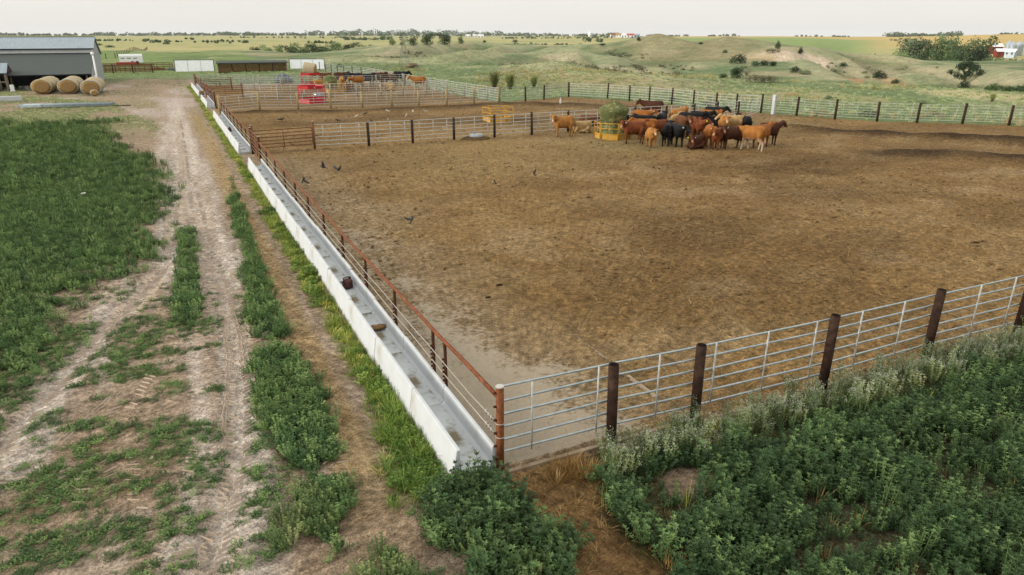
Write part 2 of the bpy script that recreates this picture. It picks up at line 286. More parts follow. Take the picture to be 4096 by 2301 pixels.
# ------------------------------------------------------------------ node helpers
MATS = {}
class NT:
    def __init__(s, name, rough=.8, spec=.2, metal=0):
        m = s.m = bpy.data.materials.new(name); m.use_nodes = True; s.t = m.node_tree; s.b = s.t.nodes['Principled BSDF']
        s.b.inputs['Roughness'].default_value = rough; s.b.inputs['Specular IOR Level'].default_value = spec; s.b.inputs['Metallic'].default_value = metal
    def n(s, ty, **kw):
        o = s.t.nodes.new(ty)
        for k, v in kw.items():
            if k in o.bl_rna.properties: setattr(o, k, v)
            else: o.inputs[k].default_value = v
        return o
    def l(s, a, b): s.t.links.new(a, b)
    def coord(s, kind='Object'): return s.n('ShaderNodeTexCoord').outputs[kind]
    def pos(s): return s.n('ShaderNodeNewGeometry').outputs['Position']
    def noise(s, sc_, co=None, det=4, rough=.55, stretch=None):
        co = co or s.pos()
        if stretch is not None:
            mp = s.n('ShaderNodeMapping'); mp.inputs['Scale'].default_value = stretch; s.l(co, mp.inputs['Vector']); co = mp.outputs[0]
        o = s.n('ShaderNodeTexNoise'); o.inputs['Scale'].default_value = sc_; o.inputs['Detail'].default_value = det; o.inputs['Roughness'].default_value = rough
        s.l(co, o.inputs['Vector']); return o.outputs['Fac']
    def ramp(s, f, a, b, lo=0., hi=1.):
        o = s.n('ShaderNodeMapRange'); s.l(f, o.inputs['Value'])
        for k, v in zip(('From Min', 'From Max', 'To Min', 'To Max'), (a, b, lo, hi)): o.inputs[k].default_value = v
        return o.outputs[0]
    def math(s, op, a, b=None):
        o = s.n('ShaderNodeMath'); o.operation = op
        for i, q in enumerate((a, b)):
            if q is None: continue
            if isinstance(q, (int, float)): o.inputs[i].default_value = q
            else: s.l(q, o.inputs[i])
        return o.outputs[0]
    def mix(s, f, a, b, mode='MIX'):
        o = s.n('ShaderNodeMix'); o.data_type = 'RGBA'; o.blend_type = mode
        for i, q in ((0, f), (6, a), (7, b)):
            if isinstance(q, (int, float)): o.inputs[i].default_value = q
            elif isinstance(q, (tuple, list, np.ndarray)): o.inputs[i].default_value = tuple(float(t) for t in q[:3])+(1,)
            else: s.l(q, o.inputs[i])
        return o.outputs[2]
    def base(s, c):
        if isinstance(c, (tuple, list, np.ndarray)): s.b.inputs['Base Color'].default_value = tuple(float(t) for t in c[:3])+(1,)
        else: s.l(c, s.b.inputs['Base Color'])
    def bump(s, h, dist=.02, st=.6):
        o = s.n('ShaderNodeBump'); o.inputs['Distance'].default_value = dist; o.inputs['Strength'].default_value = st
        s.l(h, o.inputs['Height']); s.l(o.outputs[0], s.b.inputs['Normal'])
def mat(name, c1, c2=None, sc_=6., rough=.7, spec=.25, metal=0, bump=.0, lo=.35, hi=.65, c3=None, sc3=1.2, t3=(.55, .7), stretch=None, det=4):
    if name in MATS: return MATS[name]
    t = NT(name, rough, spec, metal); co = t.coord()
    if c2 is None: c2 = np.array(c1)*.8
    f = t.noise(sc_, co, det=det, stretch=stretch); c = t.mix(t.ramp(f, lo, hi), c1, c2)
    if c3 is not None: c = t.mix(t.ramp(t.noise(sc3, co), t3[0], t3[1]), c, c3)
    t.base(c)
    if bump: t.bump(t.noise(sc_*2, co, det=5), bump, .5)
    MATS[name] = t.m; return t.m

# ------------------------------------------------------------------ mesh builder
class MB:
    def __init__(s): s.v = []; s.f = []
    def add(s, v, f): o = len(s.v); s.v += [tuple(p) for p in v]; s.f += [tuple(i+o for i in q) for q in f]
    def box(s, a, b, M=None):
        x0, y0, z0 = a; x1, y1, z1 = b
        v = [(x0, y0, z0), (x1, y0, z0), (x1, y1, z0), (x0, y1, z0), (x0, y0, z1), (x1, y0, z1), (x1, y1, z1), (x0, y1, z1)]
        if M: v = [M @ Vector(p) for p in v]
        s.add(v, [(0, 3, 2, 1), (4, 5, 6, 7), (0, 1, 5, 4), (1, 2, 6, 5), (2, 3, 7, 6), (3, 0, 4, 7)])
    def tube(s, P, r, n=8, cap=True):
        P = [Vector(p) for p in P]; R = r if isinstance(r, (list, tuple)) else [r]*len(P); base = len(s.v); ref = None
        for i, p in enumerate(P):
            d = (P[min(i+1, len(P)-1)]-P[max(i-1, 0)]).normalized()
            a = Vector((0, 0, 1)) if abs(d.z) < .9 else Vector((1, 0, 0))
            if ref is not None: a = ref
            x = (a-d*a.dot(d)).normalized(); y = d.cross(x); ref = x
            for k in range(n): t = 2*PI*k/n; s.v.append(tuple(p+(x*math.cos(t)+y*math.sin(t))*R[i]))
        for i in range(len(P)-1):
            for k in range(n): a0 = base+i*n+k; b0 = base+i*n+(k+1) % n; s.f.append((a0, b0, b0+n, a0+n))
        if cap: s.f.append(tuple(base+k for k in reversed(range(n)))); s.f.append(tuple(base+(len(P)-1)*n+k for k in range(n)))
    def loft(s, rings, cap=True):
        base = len(s.v); n = len(rings[0])
        for r in rings: s.v += [tuple(p) for p in r]
        for i in range(len(rings)-1):
            for k in range(n): a0 = base+i*n+k; b0 = base+i*n+(k+1) % n; s.f.append((a0, b0, b0+n, a0+n))
        if cap: s.f.append(tuple(base+k for k in reversed(range(n)))); s.f.append(tuple(base+(len(rings)-1)*n+k for k in range(n)))
    def prism(s, poly, y0, y1, ax='y'):
        f = (lambda p, t: (p[0], t, p[1])) if ax == 'y' else (lambda p, t: (t, p[0], p[1]))
        s.loft([[f(p, y0) for p in poly], [f(p, y1) for p in poly]])
    def ball(s, c, r, n=8, m=6):
        r = r if isinstance(r, (tuple, list)) else (r, r, r); rings = []
        for i in range(1, m): t = PI*i/m; rings.append([(c[0]+r[0]*math.sin(t)*math.cos(2*PI*k/n), c[1]+r[1]*math.sin(t)*math.sin(2*PI*k/n), c[2]-r[2]*math.cos(t)) for k in range(n)])
        s.loft(rings)
    def mesh(s, name, smooth=False):
        me = bpy.data.meshes.new(name); me.from_pydata(s.v, [], s.f); me.update()
        import bmesh
        bm = bmesh.new(); bm.from_mesh(me); bmesh.ops.recalc_face_normals(bm, faces=bm.faces); bm.to_mesh(me); bm.free()
        if smooth: me.polygons.foreach_set('use_smooth', [True]*len(me.polygons)); 
        return me
    def build(s, name, m, parent=None, smooth=False, loc=None, bevel=0):
        return link(name, s.mesh(name, smooth), m, parent, loc, bevel)
def link(name, me, m, parent=None, loc=None, bevel=0):
    o = bpy.data.objects.new(name, me); COL.objects.link(o)
    if m is not None and not me.materials: me.materials.append(m)
    if parent: o.parent = parent
    if loc: o.location = loc
    if bevel:
        b = o.modifiers.new('bevel', 'BEVEL'); b.width = bevel; b.segments = 2; b.limit_method = 'ANGLE'
    return o
def tag(o, label=None, cat=None, group=None, kind=None):
    if label: o['label'] = label
    if cat: o['category'] = cat
    if group: o['group'] = group
    if kind: o['kind'] = kind
    return o
def thing(name, label, cat, loc=(0, 0, 0), rz=0, group=None):
    o = bpy.data.objects.new(name, None); COL.objects.link(o); o.location = loc; o.rotation_euler = (0, 0, rz); o.empty_display_size = .3
    return tag(o, label, cat, group)
def dup(root, loc=None, rz=None, label=None, scale=None):
    def cp(o, par):
        c = o.copy(); COL.objects.link(c)
        if par: c.parent = par
        for ch in o.children: cp(ch, c)
        return c
    r = cp(root, None)
    if loc is not None: r.location = loc
    if rz is not None: r.rotation_euler = (0, 0, rz)
    if label: r['label'] = label
    if scale is not None: r.scale = (scale,)*3 if isinstance(scale, (int, float)) else scale
    return r
def gz(x, y): return float(H(np.array([x]), np.array([y]))[0])

# ------------------------------------------------------------------ ground mesh
def make_ground():
    t = NT('ground_soil', .95, .1)
    at = t.n('ShaderNodeAttribute', attribute_name='col').outputs['Color']; gr = t.n('ShaderNodeAttribute', attribute_name='veg').outputs['Fac']
    n1 = t.noise(9, det=6, rough=.75); n2 = t.noise(32, det=4, rough=.65); n3 = t.noise(1.3, det=5, rough=.6); n4 = t.noise(.35, det=6, rough=.68)
    n5 = t.noise(2.1, det=7, rough=.72); soil = t.math('MULTIPLY', t.math('MULTIPLY', t.ramp(n1, .36, .64, .55, 1.45), t.ramp(n2, .36, .64, .62, 1.38)), t.math('MULTIPLY', t.ramp(n5, .34, .66, .80, 1.2), t.ramp(t.noise(4.6, det=3, rough=.6), .36, .64, .74, 1.26)))
    veg = t.math('MULTIPLY', t.ramp(n3, .28, .72, .72, 1.28), t.ramp(n4, .3, .7, .74, 1.26))
    mixf = t.n('ShaderNodeMix'); mixf.data_type = 'FLOAT'; t.l(gr, mixf.inputs[0]); t.l(soil, mixf.inputs[2]); t.l(veg, mixf.inputs[3])
    cc = t.n('ShaderNodeCombineColor')
    for i in range(3): t.l(mixf.outputs[0], cc.inputs[i])
    c = t.mix(1.0, at, cc.outputs[0], 'MULTIPLY')
    straw = t.ramp(t.noise(26, det=2, stretch=(1, .35, 1)), .66, .74, 0, .55); straw = t.math('MULTIPLY', straw, t.math('SUBTRACT', 1, gr))
    c = t.mix(straw, c, lin('#b59c70')/ILL); ap = t.n('ShaderNodeAttribute', attribute_name='ap').outputs['Fac']; an = t.math('ADD', t.math('MULTIPLY', t.math('SUBTRACT', n1, .5), 1.0), t.math('ADD', t.math('MULTIPLY', t.math('SUBTRACT', n5, .5), .8), ap)); am = t.math('MULTIPLY', t.ramp(an, .36, .58, 0, .85), t.ramp(ap, .02, .15)); pc_ = t.mix(t.ramp(n2, .3, .7), lin('#d2c6b3')/ILL, lin('#bbab93')/ILL); c = t.mix(am, c, pc_); t.base(c)
    hgt = t.math('ADD', t.math('ADD', t.math('MULTIPLY', n1, .55), t.math('MULTIPLY', n2, .22)), t.math('MULTIPLY', n5, .9)); t.bump(hgt, .13, 1.0)
    fine = np.arange(math.radians(-50), math.radians(92), .0058)
    rr = [1.5]
    while rr[-1] < 5200: rr.append(rr[-1]*(1.0062 if rr[-1] < 130 else 1.0085 if rr[-1] < 600 else 1.02)+ (0 if rr[-1] > 6 else .03))
    rr = np.array(rr)
    def sector(az, rr):
        A, R = np.meshgrid(az, rr, indexing='ij'); x = CX+np.sin(A)*R; y = CY+np.cos(A)*R; return x.ravel(), y.ravel(), len(az), len(rr)
    def emit(az, rr, split=True):
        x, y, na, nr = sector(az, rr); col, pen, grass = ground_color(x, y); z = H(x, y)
        pm = pen*ss(90, 30, np.hypot(x-CX, y-CY))
        z = z+pm*((fbm(x*1.6, y*1.6, 90)-.5)*.12+(fbm(x*4, y*4, 91, 3)-.5)*.13)*(1-.85*apron(x, y)); z = z+apron(x, y)*(.075-z+.02*(fbm(x*4, y*4, 69)-.4)); apv = ss(3.9, 2.6, x)*ss(-.05, .1, y)*(x > -.2)*(x < 8)*np.clip(.20+.40*ss(8, 1.0, y)*ss(4.6, 1.2, x+.22*y)+.34*(fbm(x*.9, y*.8, 67)-.5)+.22*ss(30, 12, y)*ss(3.0, .8, x)+.22*ss(3.3, 3.5, x)*ss(1.8, .4, y), 0, 1)*ss(36, 30, y)
        V = np.stack([x, y, z], 1); i = np.arange(na-1)[:, None]; j = np.arange(nr-1)[None, :]
        q = np.stack([i*nr+j, i*nr+j+1, (i+1)*nr+j+1, (i+1)*nr+j], -1).reshape(-1, 4)
        cx = x[q].mean(1); cy = y[q].mean(1); r = np.hypot(cx-CX, cy-CY)
        pn = inpoly(cx, cy, PEN); tk = (np.minimum(segd(cx, cy, RT)[0], segd(cx, cy, LT)[0]) < .75) & ~pn & (cy < 84) & (cy > -6)
        far = (r > 135) & ~pn
        sets = {'pen_ground': pn, 'dirt_track': tk, 'grassland_hills': far, 'ground': ~(pn | tk | far)} if split else {'ground_behind': np.ones(len(q), bool)}
        for name, m in sets.items():
            f = q[m]
            if not len(f): continue
            us, inv = np.unique(f, return_inverse=True); f = inv.reshape(-1, 4)
            me = bpy.data.meshes.new(name); me.vertices.add(len(us)); me.vertices.foreach_set('co', V[us].astype(np.float32).ravel())
            me.loops.add(f.size); me.loops.foreach_set('vertex_index', f.ravel().astype(np.int32)); me.polygons.add(len(f)); me.polygons.foreach_set('loop_start', np.arange(0, f.size, 4, dtype=np.int32)); me.polygons.foreach_set('loop_total', np.full(len(f), 4, dtype=np.int32))
            me.polygons.foreach_set('use_smooth', np.ones(len(f), bool)); me.update(calc_edges=True)
            a = me.attributes.new('col', 'FLOAT_COLOR', 'POINT'); a.data.foreach_set('color', np.concatenate([col[us], np.ones((len(us), 1))], 1).astype(np.float32).ravel())
            a = me.attributes.new('ap', 'FLOAT', 'POINT'); a.data.foreach_set('value', apv[us].astype(np.float32)); a = me.attributes.new('veg', 'FLOAT', 'POINT'); a.data.foreach_set('value', grass[us].astype(np.float32))
            tag(link(name, me, t.m), kind='structure')
    emit(fine, rr)
    emit(np.linspace(fine[-1], fine[0]+2*PI, 60), np.exp(np.linspace(math.log(1.5), math.log(5200), 90)), False)
# ------------------------------------------------------------------ cattle and bird bodies (one continuous skin each)
def skin_mesh(name, mb, vox, target=2600, sm=3):
    me = mb.mesh(name); o = bpy.data.objects.new(name, me); COL.objects.link(o)
    m = o.modifiers.new('r', 'REMESH'); m.mode = 'VOXEL'; m.voxel_size = vox
    s = o.modifiers.new('s', 'SMOOTH'); s.iterations = sm; s.factor = .5
    dg = bpy.context.evaluated_depsgraph_get(); e = bpy.data.meshes.new_from_object(o.evaluated_get(dg))
    if len(e.polygons) > target:
        d = o.modifiers.new('d', 'DECIMATE'); d.ratio = target/len(e.polygons)/2.0
        dg = bpy.context.evaluated_depsgraph_get(); e = bpy.data.meshes.new_from_object(o.evaluated_get(dg))
    bpy.data.objects.remove(o); e.name = name; e.polygons.foreach_set('use_smooth', [True]*len(e.polygons)); e.materials.clear(); return e
def oval_x(x, z, hw, hh, n=14, y=0): return [(x, y+hw*math.cos(2*PI*k/n), z+hh*math.sin(2*PI*k/n)) for k in range(n)]
def cow_mesh(pose):
    b = MB(); dz = -.47 if pose.startswith('lie') else 0
    T = [(-.80, 1.02, .08, .12), (-.75, 1.0, .19, .23), (-.62, .97, .265, .31), (-.4, .94, .29, .345), (-.1, .90, .315, .37), (.2, .89, .30, .38), (.42, .92, .255, .37), (.56, .95, .20, .30), (.66, .98, .13, .2)]
    b.loft([oval_x(x, z+dz, w, h) for x, z, w, h in T]); b.ball((-.66, 0, 1.14+dz), (.17, .16, .14), 10, 8); b.ball((.38, 0, 1.16+dz), (.22, .12, .13), 10, 8)
    turn, drop = {'fwd': (0, 0), 'left': (1.25, 0), 'right': (-1.25, 0), 'eat': (0, 1), 'walk': (.15, .25), 'half': (.6, .1), 'lie': (.9, 0), 'lie_right': (-.9, 0)}[pose]
    N0 = Vector((.52, 0, 1.04+dz)); a = turn*.75; nl = .46; el = .42-1.35*drop
    N1 = N0+Vector((math.cos(a)*math.cos(el)*nl, math.sin(a)*math.cos(el)*nl, math.sin(el)*nl)); b.tube([N0-Vector((.15, 0, .08)), N0, N0.lerp(N1, .55), N1], [.26, .22, .165, .13], 12)
    hd = Vector((math.cos(turn)*.86, math.sin(turn)*.86, -.52-.35*drop)).normalized(); sd = Vector((-math.sin(turn), math.cos(turn), 0)); un = sd.cross(hd)*-1; un = hd.cross(sd)
    if un.z < 0: un = -un
    def hring(d, w, h, o): c = N1+hd*d+un*o; return [c+sd*w*math.cos(2*PI*k/12)+un*h*math.sin(2*PI*k/12) for k in range(12)]
    b.loft([hring(-.13, .07, .07, .04), hring(-.05, .115, .12, .03), hring(.08, .125, .125, .02), hring(.2, .10, .115, .0), hring(.32, .078, .088, -.015), hring(.40, .082, .078, -.02), hring(.45, .06, .055, -.02)])
    ears = []
    for s in (-1, 1):
        e0 = N1+sd*s*.09+un*.07-hd*.02; e1 = e0+sd*s*.2-hd*.03-un*.02; b.loft([[e0.lerp(e1, t)+hd*r*.45*math.cos(2*PI*k/8)+un*r*math.sin(2*PI*k/8) for k in range(8)] for t, r in ((0, .04), (.35, .062), (.7, .055), (1, .02))]); ears.append(e0.lerp(e1, .75)-un*.06+hd*.03)
        b.ball(tuple(N1+hd*.1+sd*s*.105+un*.045), .03, 6, 5)
    if not pose.startswith('lie'):
        off = {'walk': (.14, -.16, -.16, .18)}.get(pose, (.03, -.04, -.03, .06))
        for i, (x, y, o) in enumerate(((.4, .155, off[0]), (.4, -.155, off[1]))): b.tube([(x-.02, y*.9, .95), (x, y, .72), (x+o*.5, y, .43), (x+o*.9, y*1.02, .12), (x+o, y*1.02, .0)], [.15, .125, .068, .048, .062], 10)
        for i, (x, y, o) in enumerate(((-.56, .16, off[2]), (-.56, -.16, off[3]))): b.tube([(x-.02, y*.8, .95), (x+.03, y, .72), (x+.06+o*.4, y, .58), (x-.11+o*.8, y, .40), (x-.07+o, y*1.02, .12), (x-.05+o, y*1.02, 0)], [.21, .185, .13, .068, .048, .06], 10)
        b.tube([(-.80, 0, 1.12), (-.88, 0, .98), (-.89, .02, .7), (-.87, .03, .5), (-.87, .03, .36)], [.035, .028, .02, .045, .02], 8)
        if pose in ('fwd', 'left'): b.ball((-.3, 0, .56), (.14, .10, .08), 8, 6)
    else:
        for s in (-1, 1):
            b.tube([(.42, s*.2, .36), (.66, s*.23, .12), (.5, s*.26, .06), (.32, s*.22, .06)], [.12, .085, .06, .05], 8); b.tube([(-.45, s*.26, .33), (-.15, s*.36, .17), (-.42, s*.40, .09), (-.2, s*.42, .06)], [.2, .13, .07, .05], 8)
        b.loft([oval_x(x, .16, w, .17) for x, w in ((-.8, .1), (-.6, .3), (0, .36), (.4, .28), (.6, .1))]); b.tube([(-.80, 0, .62), (-.92, .05, .4), (-.9, .12, .1)], [.035, .03, .03], 8)
    me = skin_mesh('cow_'+pose, b, .024)
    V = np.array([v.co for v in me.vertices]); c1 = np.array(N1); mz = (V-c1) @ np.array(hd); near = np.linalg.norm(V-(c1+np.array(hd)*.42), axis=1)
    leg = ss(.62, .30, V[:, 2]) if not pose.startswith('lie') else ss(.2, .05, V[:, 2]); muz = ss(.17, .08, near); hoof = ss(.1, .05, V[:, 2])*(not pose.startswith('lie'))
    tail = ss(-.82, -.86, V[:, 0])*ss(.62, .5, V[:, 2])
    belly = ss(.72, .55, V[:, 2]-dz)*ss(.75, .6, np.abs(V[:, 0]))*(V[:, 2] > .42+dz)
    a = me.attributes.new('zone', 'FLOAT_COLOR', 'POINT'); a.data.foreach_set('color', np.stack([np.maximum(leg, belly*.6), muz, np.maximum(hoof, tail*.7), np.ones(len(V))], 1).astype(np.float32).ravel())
    return me, ears
POSES = {p: cow_mesh(p) for p in ('fwd', 'left', 'right', 'eat', 'walk', 'half', 'lie', 'lie_right')}
def bird_mesh(kind):
    b = MB()
    b.loft([oval_x(x, z, w, h, 10) for x, z, w, h in ((-.2, .0, .012, .008), (-.12, .0, .045, .03), (-.02, 0, .07, .065), (.08, .01, .065, .06), (.14, .035, .04, .04), (.18, .05, .045, .045), (.22, .05, .03, .03), (.245, .045, .01, .012), (.27, .04, .004, .004))])
    b.box((-.33, -.05, -.012), (-.14, .05, .012))
    if kind == 'fly':
        for s, up_ in ((-1, .5), (1, .75)):
            b.loft([[(.08-.0*t+o[0]*c, s*(.04+t*.46*math.cos(up_*t)), .03+t*.46*math.sin(up_)*.9+o[1]) for o in ((0, -.009), (-.15, -.007), (-.15, .007), (0, .009))] for t, c in ((0, 1.1), (.35, 1.25), (.7, .9), (1, .25))])
    else:
        b.box((-.24, -.075, -.03), (.1, .075, .045)); b.tube([(.0, .03, -.03), (.02, .03, -.16)], .012, 5); b.tube([(.0, -.03, -.03), (.02, -.03, -.16)], .012, 5)
    return skin_mesh('bird_'+kind, b, .011, 900, 2)
BIRDS = {k: bird_mesh(k) for k in ('fly', 'stand')}

make_ground()
b = MB(); b.box((.06, -.13, -.2), (3.68, 5.2, .058)); M_slab = mat('pale_concrete_slab', lin('#b5a58e')/ILL, lin('#a3917a')/ILL, 1.6, .9, .15, 0, .004, .35, .65, lin('#937d60')/ILL, 3.5, (.55, .75)); tag(b.build('concrete_apron', M_slab), kind='structure')
# ------------------------------------------------------------------ light
HAZE = .000045
w = bpy.data.worlds.new('World'); sc.world = w; w.use_nodes = True; nt = w.node_tree
SUN_EL, SUN_AZ = math.radians(16), math.radians(-82)     # bearing from +Y, clockwise
sky = nt.nodes.new('ShaderNodeTexSky'); sky.sky_type = 'NISHITA'; sky.sun_disc = False
sky.sun_elevation = SUN_EL; sky.sun_rotation = SUN_AZ; sky.air_density = 1.0; sky.dust_density = 4.0; sky.ozone_density = 1.0
hs = nt.nodes.new('ShaderNodeHueSaturation'); hs.inputs['Saturation'].default_value = .22; hs.inputs['Value'].default_value = 1.0
mx = nt.nodes.new('ShaderNodeMix'); mx.data_type = 'RGBA'; mx.inputs[0].default_value = .78; mx.inputs[7].default_value = (10.6, 10.3, 9.6, 1)
nt.links.new(sky.outputs[0], hs.inputs['Color']); nt.links.new(hs.outputs[0], mx.inputs[6])
# overcast: the cloud layer is brighter overhead than at the horizon
tc = nt.nodes.new('ShaderNodeTexCoord'); sx = nt.nodes.new('ShaderNodeSeparateXYZ'); nt.links.new(tc.outputs['Generated'], sx.inputs[0])
mr = nt.nodes.new('ShaderNodeMapRange'); mr.inputs['From Min'].default_value = .05; mr.inputs['From Max'].default_value = 1; mr.inputs['To Min'].default_value = 1.03; mr.inputs['To Max'].default_value = 1.75; nt.links.new(sx.outputs['Z'], mr.inputs[0])
mu = nt.nodes.new('ShaderNodeMix'); mu.data_type = 'RGBA'; mu.blend_type = 'MULTIPLY'; mu.inputs[0].default_value = 1; nt.links.new(mr.outputs[0], mu.inputs[7])
cn = nt.nodes.new('ShaderNodeTexNoise'); cn.inputs['Scale'].default_value = 2.2; cn.inputs['Detail'].default_value = 4; mp = nt.nodes.new('ShaderNodeMapping'); mp.inputs['Scale'].default_value = (1, 1, 5); nt.links.new(tc.outputs['Generated'], mp.inputs[0]); nt.links.new(mp.outputs[0], cn.inputs[0])
cr = nt.nodes.new('ShaderNodeMapRange'); cr.inputs['From Min'].default_value = .3; cr.inputs['From Max'].default_value = .7; cr.inputs['To Min'].default_value = .96; cr.inputs['To Max'].default_value = 1.04; nt.links.new(cn.outputs['Fac'], cr.inputs[0])
mv = nt.nodes.new('ShaderNodeMix'); mv.data_type = 'RGBA'; mv.blend_type = 'MULTIPLY'; mv.inputs[0].default_value = 1; nt.links.new(cr.outputs[0], mv.inputs[7])
bg = nt.nodes['Background']; nt.links.new(mx.outputs[2], mu.inputs[6]); nt.links.new(mu.outputs[2], mv.inputs[6]); nt.links.new(mv.outputs[2], bg.inputs['Color']); bg.inputs['Strength'].default_value = .1
sd = bpy.data.lights.new('sun', 'SUN'); so = bpy.data.objects.new('sun', sd); COL.objects.link(so)
sd.energy = 3.0; sd.angle = math.radians(13); sd.color = (1, .92, .80)
sdir = Vector((math.sin(SUN_AZ)*math.cos(SUN_EL), math.cos(SUN_AZ)*math.cos(SUN_EL), math.sin(SUN_EL)))
so.rotation_euler = sdir.to_track_quat('Z', 'Y').to_euler(); so.location = (-40, 0, 40)
vs = sc.view_settings; vs.view_transform = 'Standard'; vs.look = 'None'; vs.exposure = 0; vs.gamma = 1; vs.use_curve_mapping = False
sc.cycles.max_bounces = 6; sc.cycles.diffuse_bounces = 3; sc.cycles.glossy_bounces = 2; sc.cycles.transparent_max_bounces = 4
sc.cycles.use_denoising = True
if HAZE:
    hm = bpy.data.materials.new('haze_air'); hm.use_nodes = True; ht = hm.node_tree; ht.nodes.remove(ht.nodes['Principled BSDF'])
    pv = ht.nodes.new('ShaderNodeVolumePrincipled'); pv.inputs['Density'].default_value = HAZE; pv.inputs['Color'].default_value = (.86, .92, 1, 1); pv.inputs['Anisotropy'].default_value = .2
    ht.links.new(pv.outputs[0], ht.nodes['Material Output'].inputs['Volume'])
    hb = MB(); hb.box((-5600, -5600, -75), (5600, 5600, 42)); tag(hb.build('haze', hm), 'thin pale haze lying over the whole country', 'haze', kind='stuff')
# ------------------------------------------------------------------ plants that nobody could count
def leafmat(name, c1, c2, c3=None, rough=.6, tr=.12, pw=.35):
    t = NT(name, rough, .18); oi = t.n('ShaderNodeObjectInfo').outputs['Random']; f = t.noise(pw, det=3)
    f2 = t.noise(pw*4.5, det=2); a = t.mix(t.ramp(t.math('ADD', t.math('MULTIPLY', f, .65), t.math('MULTIPLY', f2, .35)), .38, .62), c1, c2)
    if c3 is not None: a = t.mix(t.ramp(oi, .55, 1.0, 0, .85), a, c3)
    k = t.ramp(oi, 0, 1, .66, 1.38); cc = t.n('ShaderNodeCombineColor')
    for i in range(3): t.l(k, cc.inputs[i])
    a = t.mix(1., a, cc.outputs[0], 'MULTIPLY'); t.base(a)
    tb = t.n('ShaderNodeBsdfTranslucent'); t.l(a, tb.inputs[0]); ms = t.n('ShaderNodeMixShader'); ms.inputs[0].default_value = tr
    out = t.t.nodes['Material Output']; t.l(t.b.outputs[0], ms.inputs[1]); t.l(tb.outputs[0], ms.inputs[2]); t.l(ms.outputs[0], out.inputs[0])
    return t.m
def leaf(mb, p, d, L, W, fold=.25):
    d = Vector(d).normalized(); s = d.cross(Vector((0, 0, 1)));
    if s.length < .1: s = Vector((1, 0, 0))
    s.normalize(); n = s.cross(d); p = Vector(p); m = p+d*L*.5
    mb.add([p, m+s*W*.5+n*W*fold, p+d*L, m-s*W*.5+n*W*fold], [(0, 1, 2, 3)])
def alfalfa(seed, hgt=.30, spread=.15, stems=10, L=.036, W=.019, tiers=5, flowers=0):
    r = random.Random(seed); g = MB(); fl = MB()
    for k in range(stems):
        a = 2*PI*k/stems+r.uniform(-.4, .4); q = r.uniform(.15, 1)*spread; h = hgt*r.uniform(.65, 1.1)*(1-.25*q/spread)
        tip = Vector((math.cos(a)*q, math.sin(a)*q, h)); root = Vector((math.cos(a)*.02, math.sin(a)*.02, 0)); mid = root.lerp(tip, .5)+Vector((math.cos(a), math.sin(a), 0))*q*.15
        P = [root, mid, tip]
        g.tube(P, [.004, .0035, .002], 3, False)
        for j in range(tiers):
            t = .3+.7*(j+r.random()*.4)/tiers; t = min(t, 1); p = root.lerp(mid, t*2) if t < .5 else mid.lerp(tip, t*2-1)
            for e in range(3):
                b = r.uniform(0, 2*PI); leaf(g, p, (math.cos(b), math.sin(b), r.uniform(-.15, .7)), L*r.uniform(.7, 1.25), W*r.uniform(.8, 1.2))
        for e in range(6):
            b = 2*PI*e/6+r.uniform(-.3, .3); leaf(g, tip, (math.cos(b), math.sin(b), r.uniform(.2, 1.0)), L*r.uniform(.75, 1.15), W)
        if flowers:
            for e in range(flowers):
                p = tip+Vector((r.uniform(-.03, .03), r.uniform(-.03, .03), r.uniform(-.03, .07))); b = r.uniform(0, 6.28)
                leaf(fl, p, (math.cos(b), math.sin(b), .5), .016, .016)
    return g, fl
def tuft(seed, n=14, h=.22, sp=.1, W=.012, lean=.5):
    r = random.Random(seed); g = MB()
    for k in range(n):
        a = r.uniform(0, 2*PI); p = Vector((math.cos(a), math.sin(a), 0))*r.uniform(0, sp); d = Vector((math.cos(a)*lean*r.random(), math.sin(a)*lean*r.random(), 1)); L = h*r.uniform(.5, 1.1)
        s = Vector((-math.sin(a+r.uniform(-1, 1)), math.cos(a), 0))*W; m = p+d*L*.55; tip = p+d*L+Vector((d.x, d.y, -.25))*L*.3
        g.add([p-s, p+s, m+s*.7, m-s*.7], [(0, 1, 2, 3)]); g.add([m-s*.7, m+s*.7, tip], [(0, 1, 2)])
    return g
def protos(name, meshes, mats):
    c = bpy.data.collections.new(name)
    for i, ms in enumerate(meshes):
        g = MB(); idx = []
        for k, q in enumerate(ms): g.add(q.v, q.f); idx += [k]*len(q.f)
        me = bpy.data.meshes.new(name); me.from_pydata(g.v, [], g.f); me.update()
        for m in mats: me.materials.append(m)
        me.polygons.foreach_set('material_index', idx)
        o = bpy.data.objects.new('%s_%02d' % (name, i), me); c.objects.link(o)
    return c
def infrustum(x, y, z, mu=1300, mv=900):
    d = np.stack([x-CX, y-CY, z-CZ], 1); w_ = d @ fw; w_ = np.where(w_ < .3, np.nan, w_)
    u = 2048+F*(d @ rt)/w_; v = 1150.5-F*(d @ up)/w_
    return (u > -mu) & (u < 4096+mu) & (v > -200) & (v < 2301+mv)
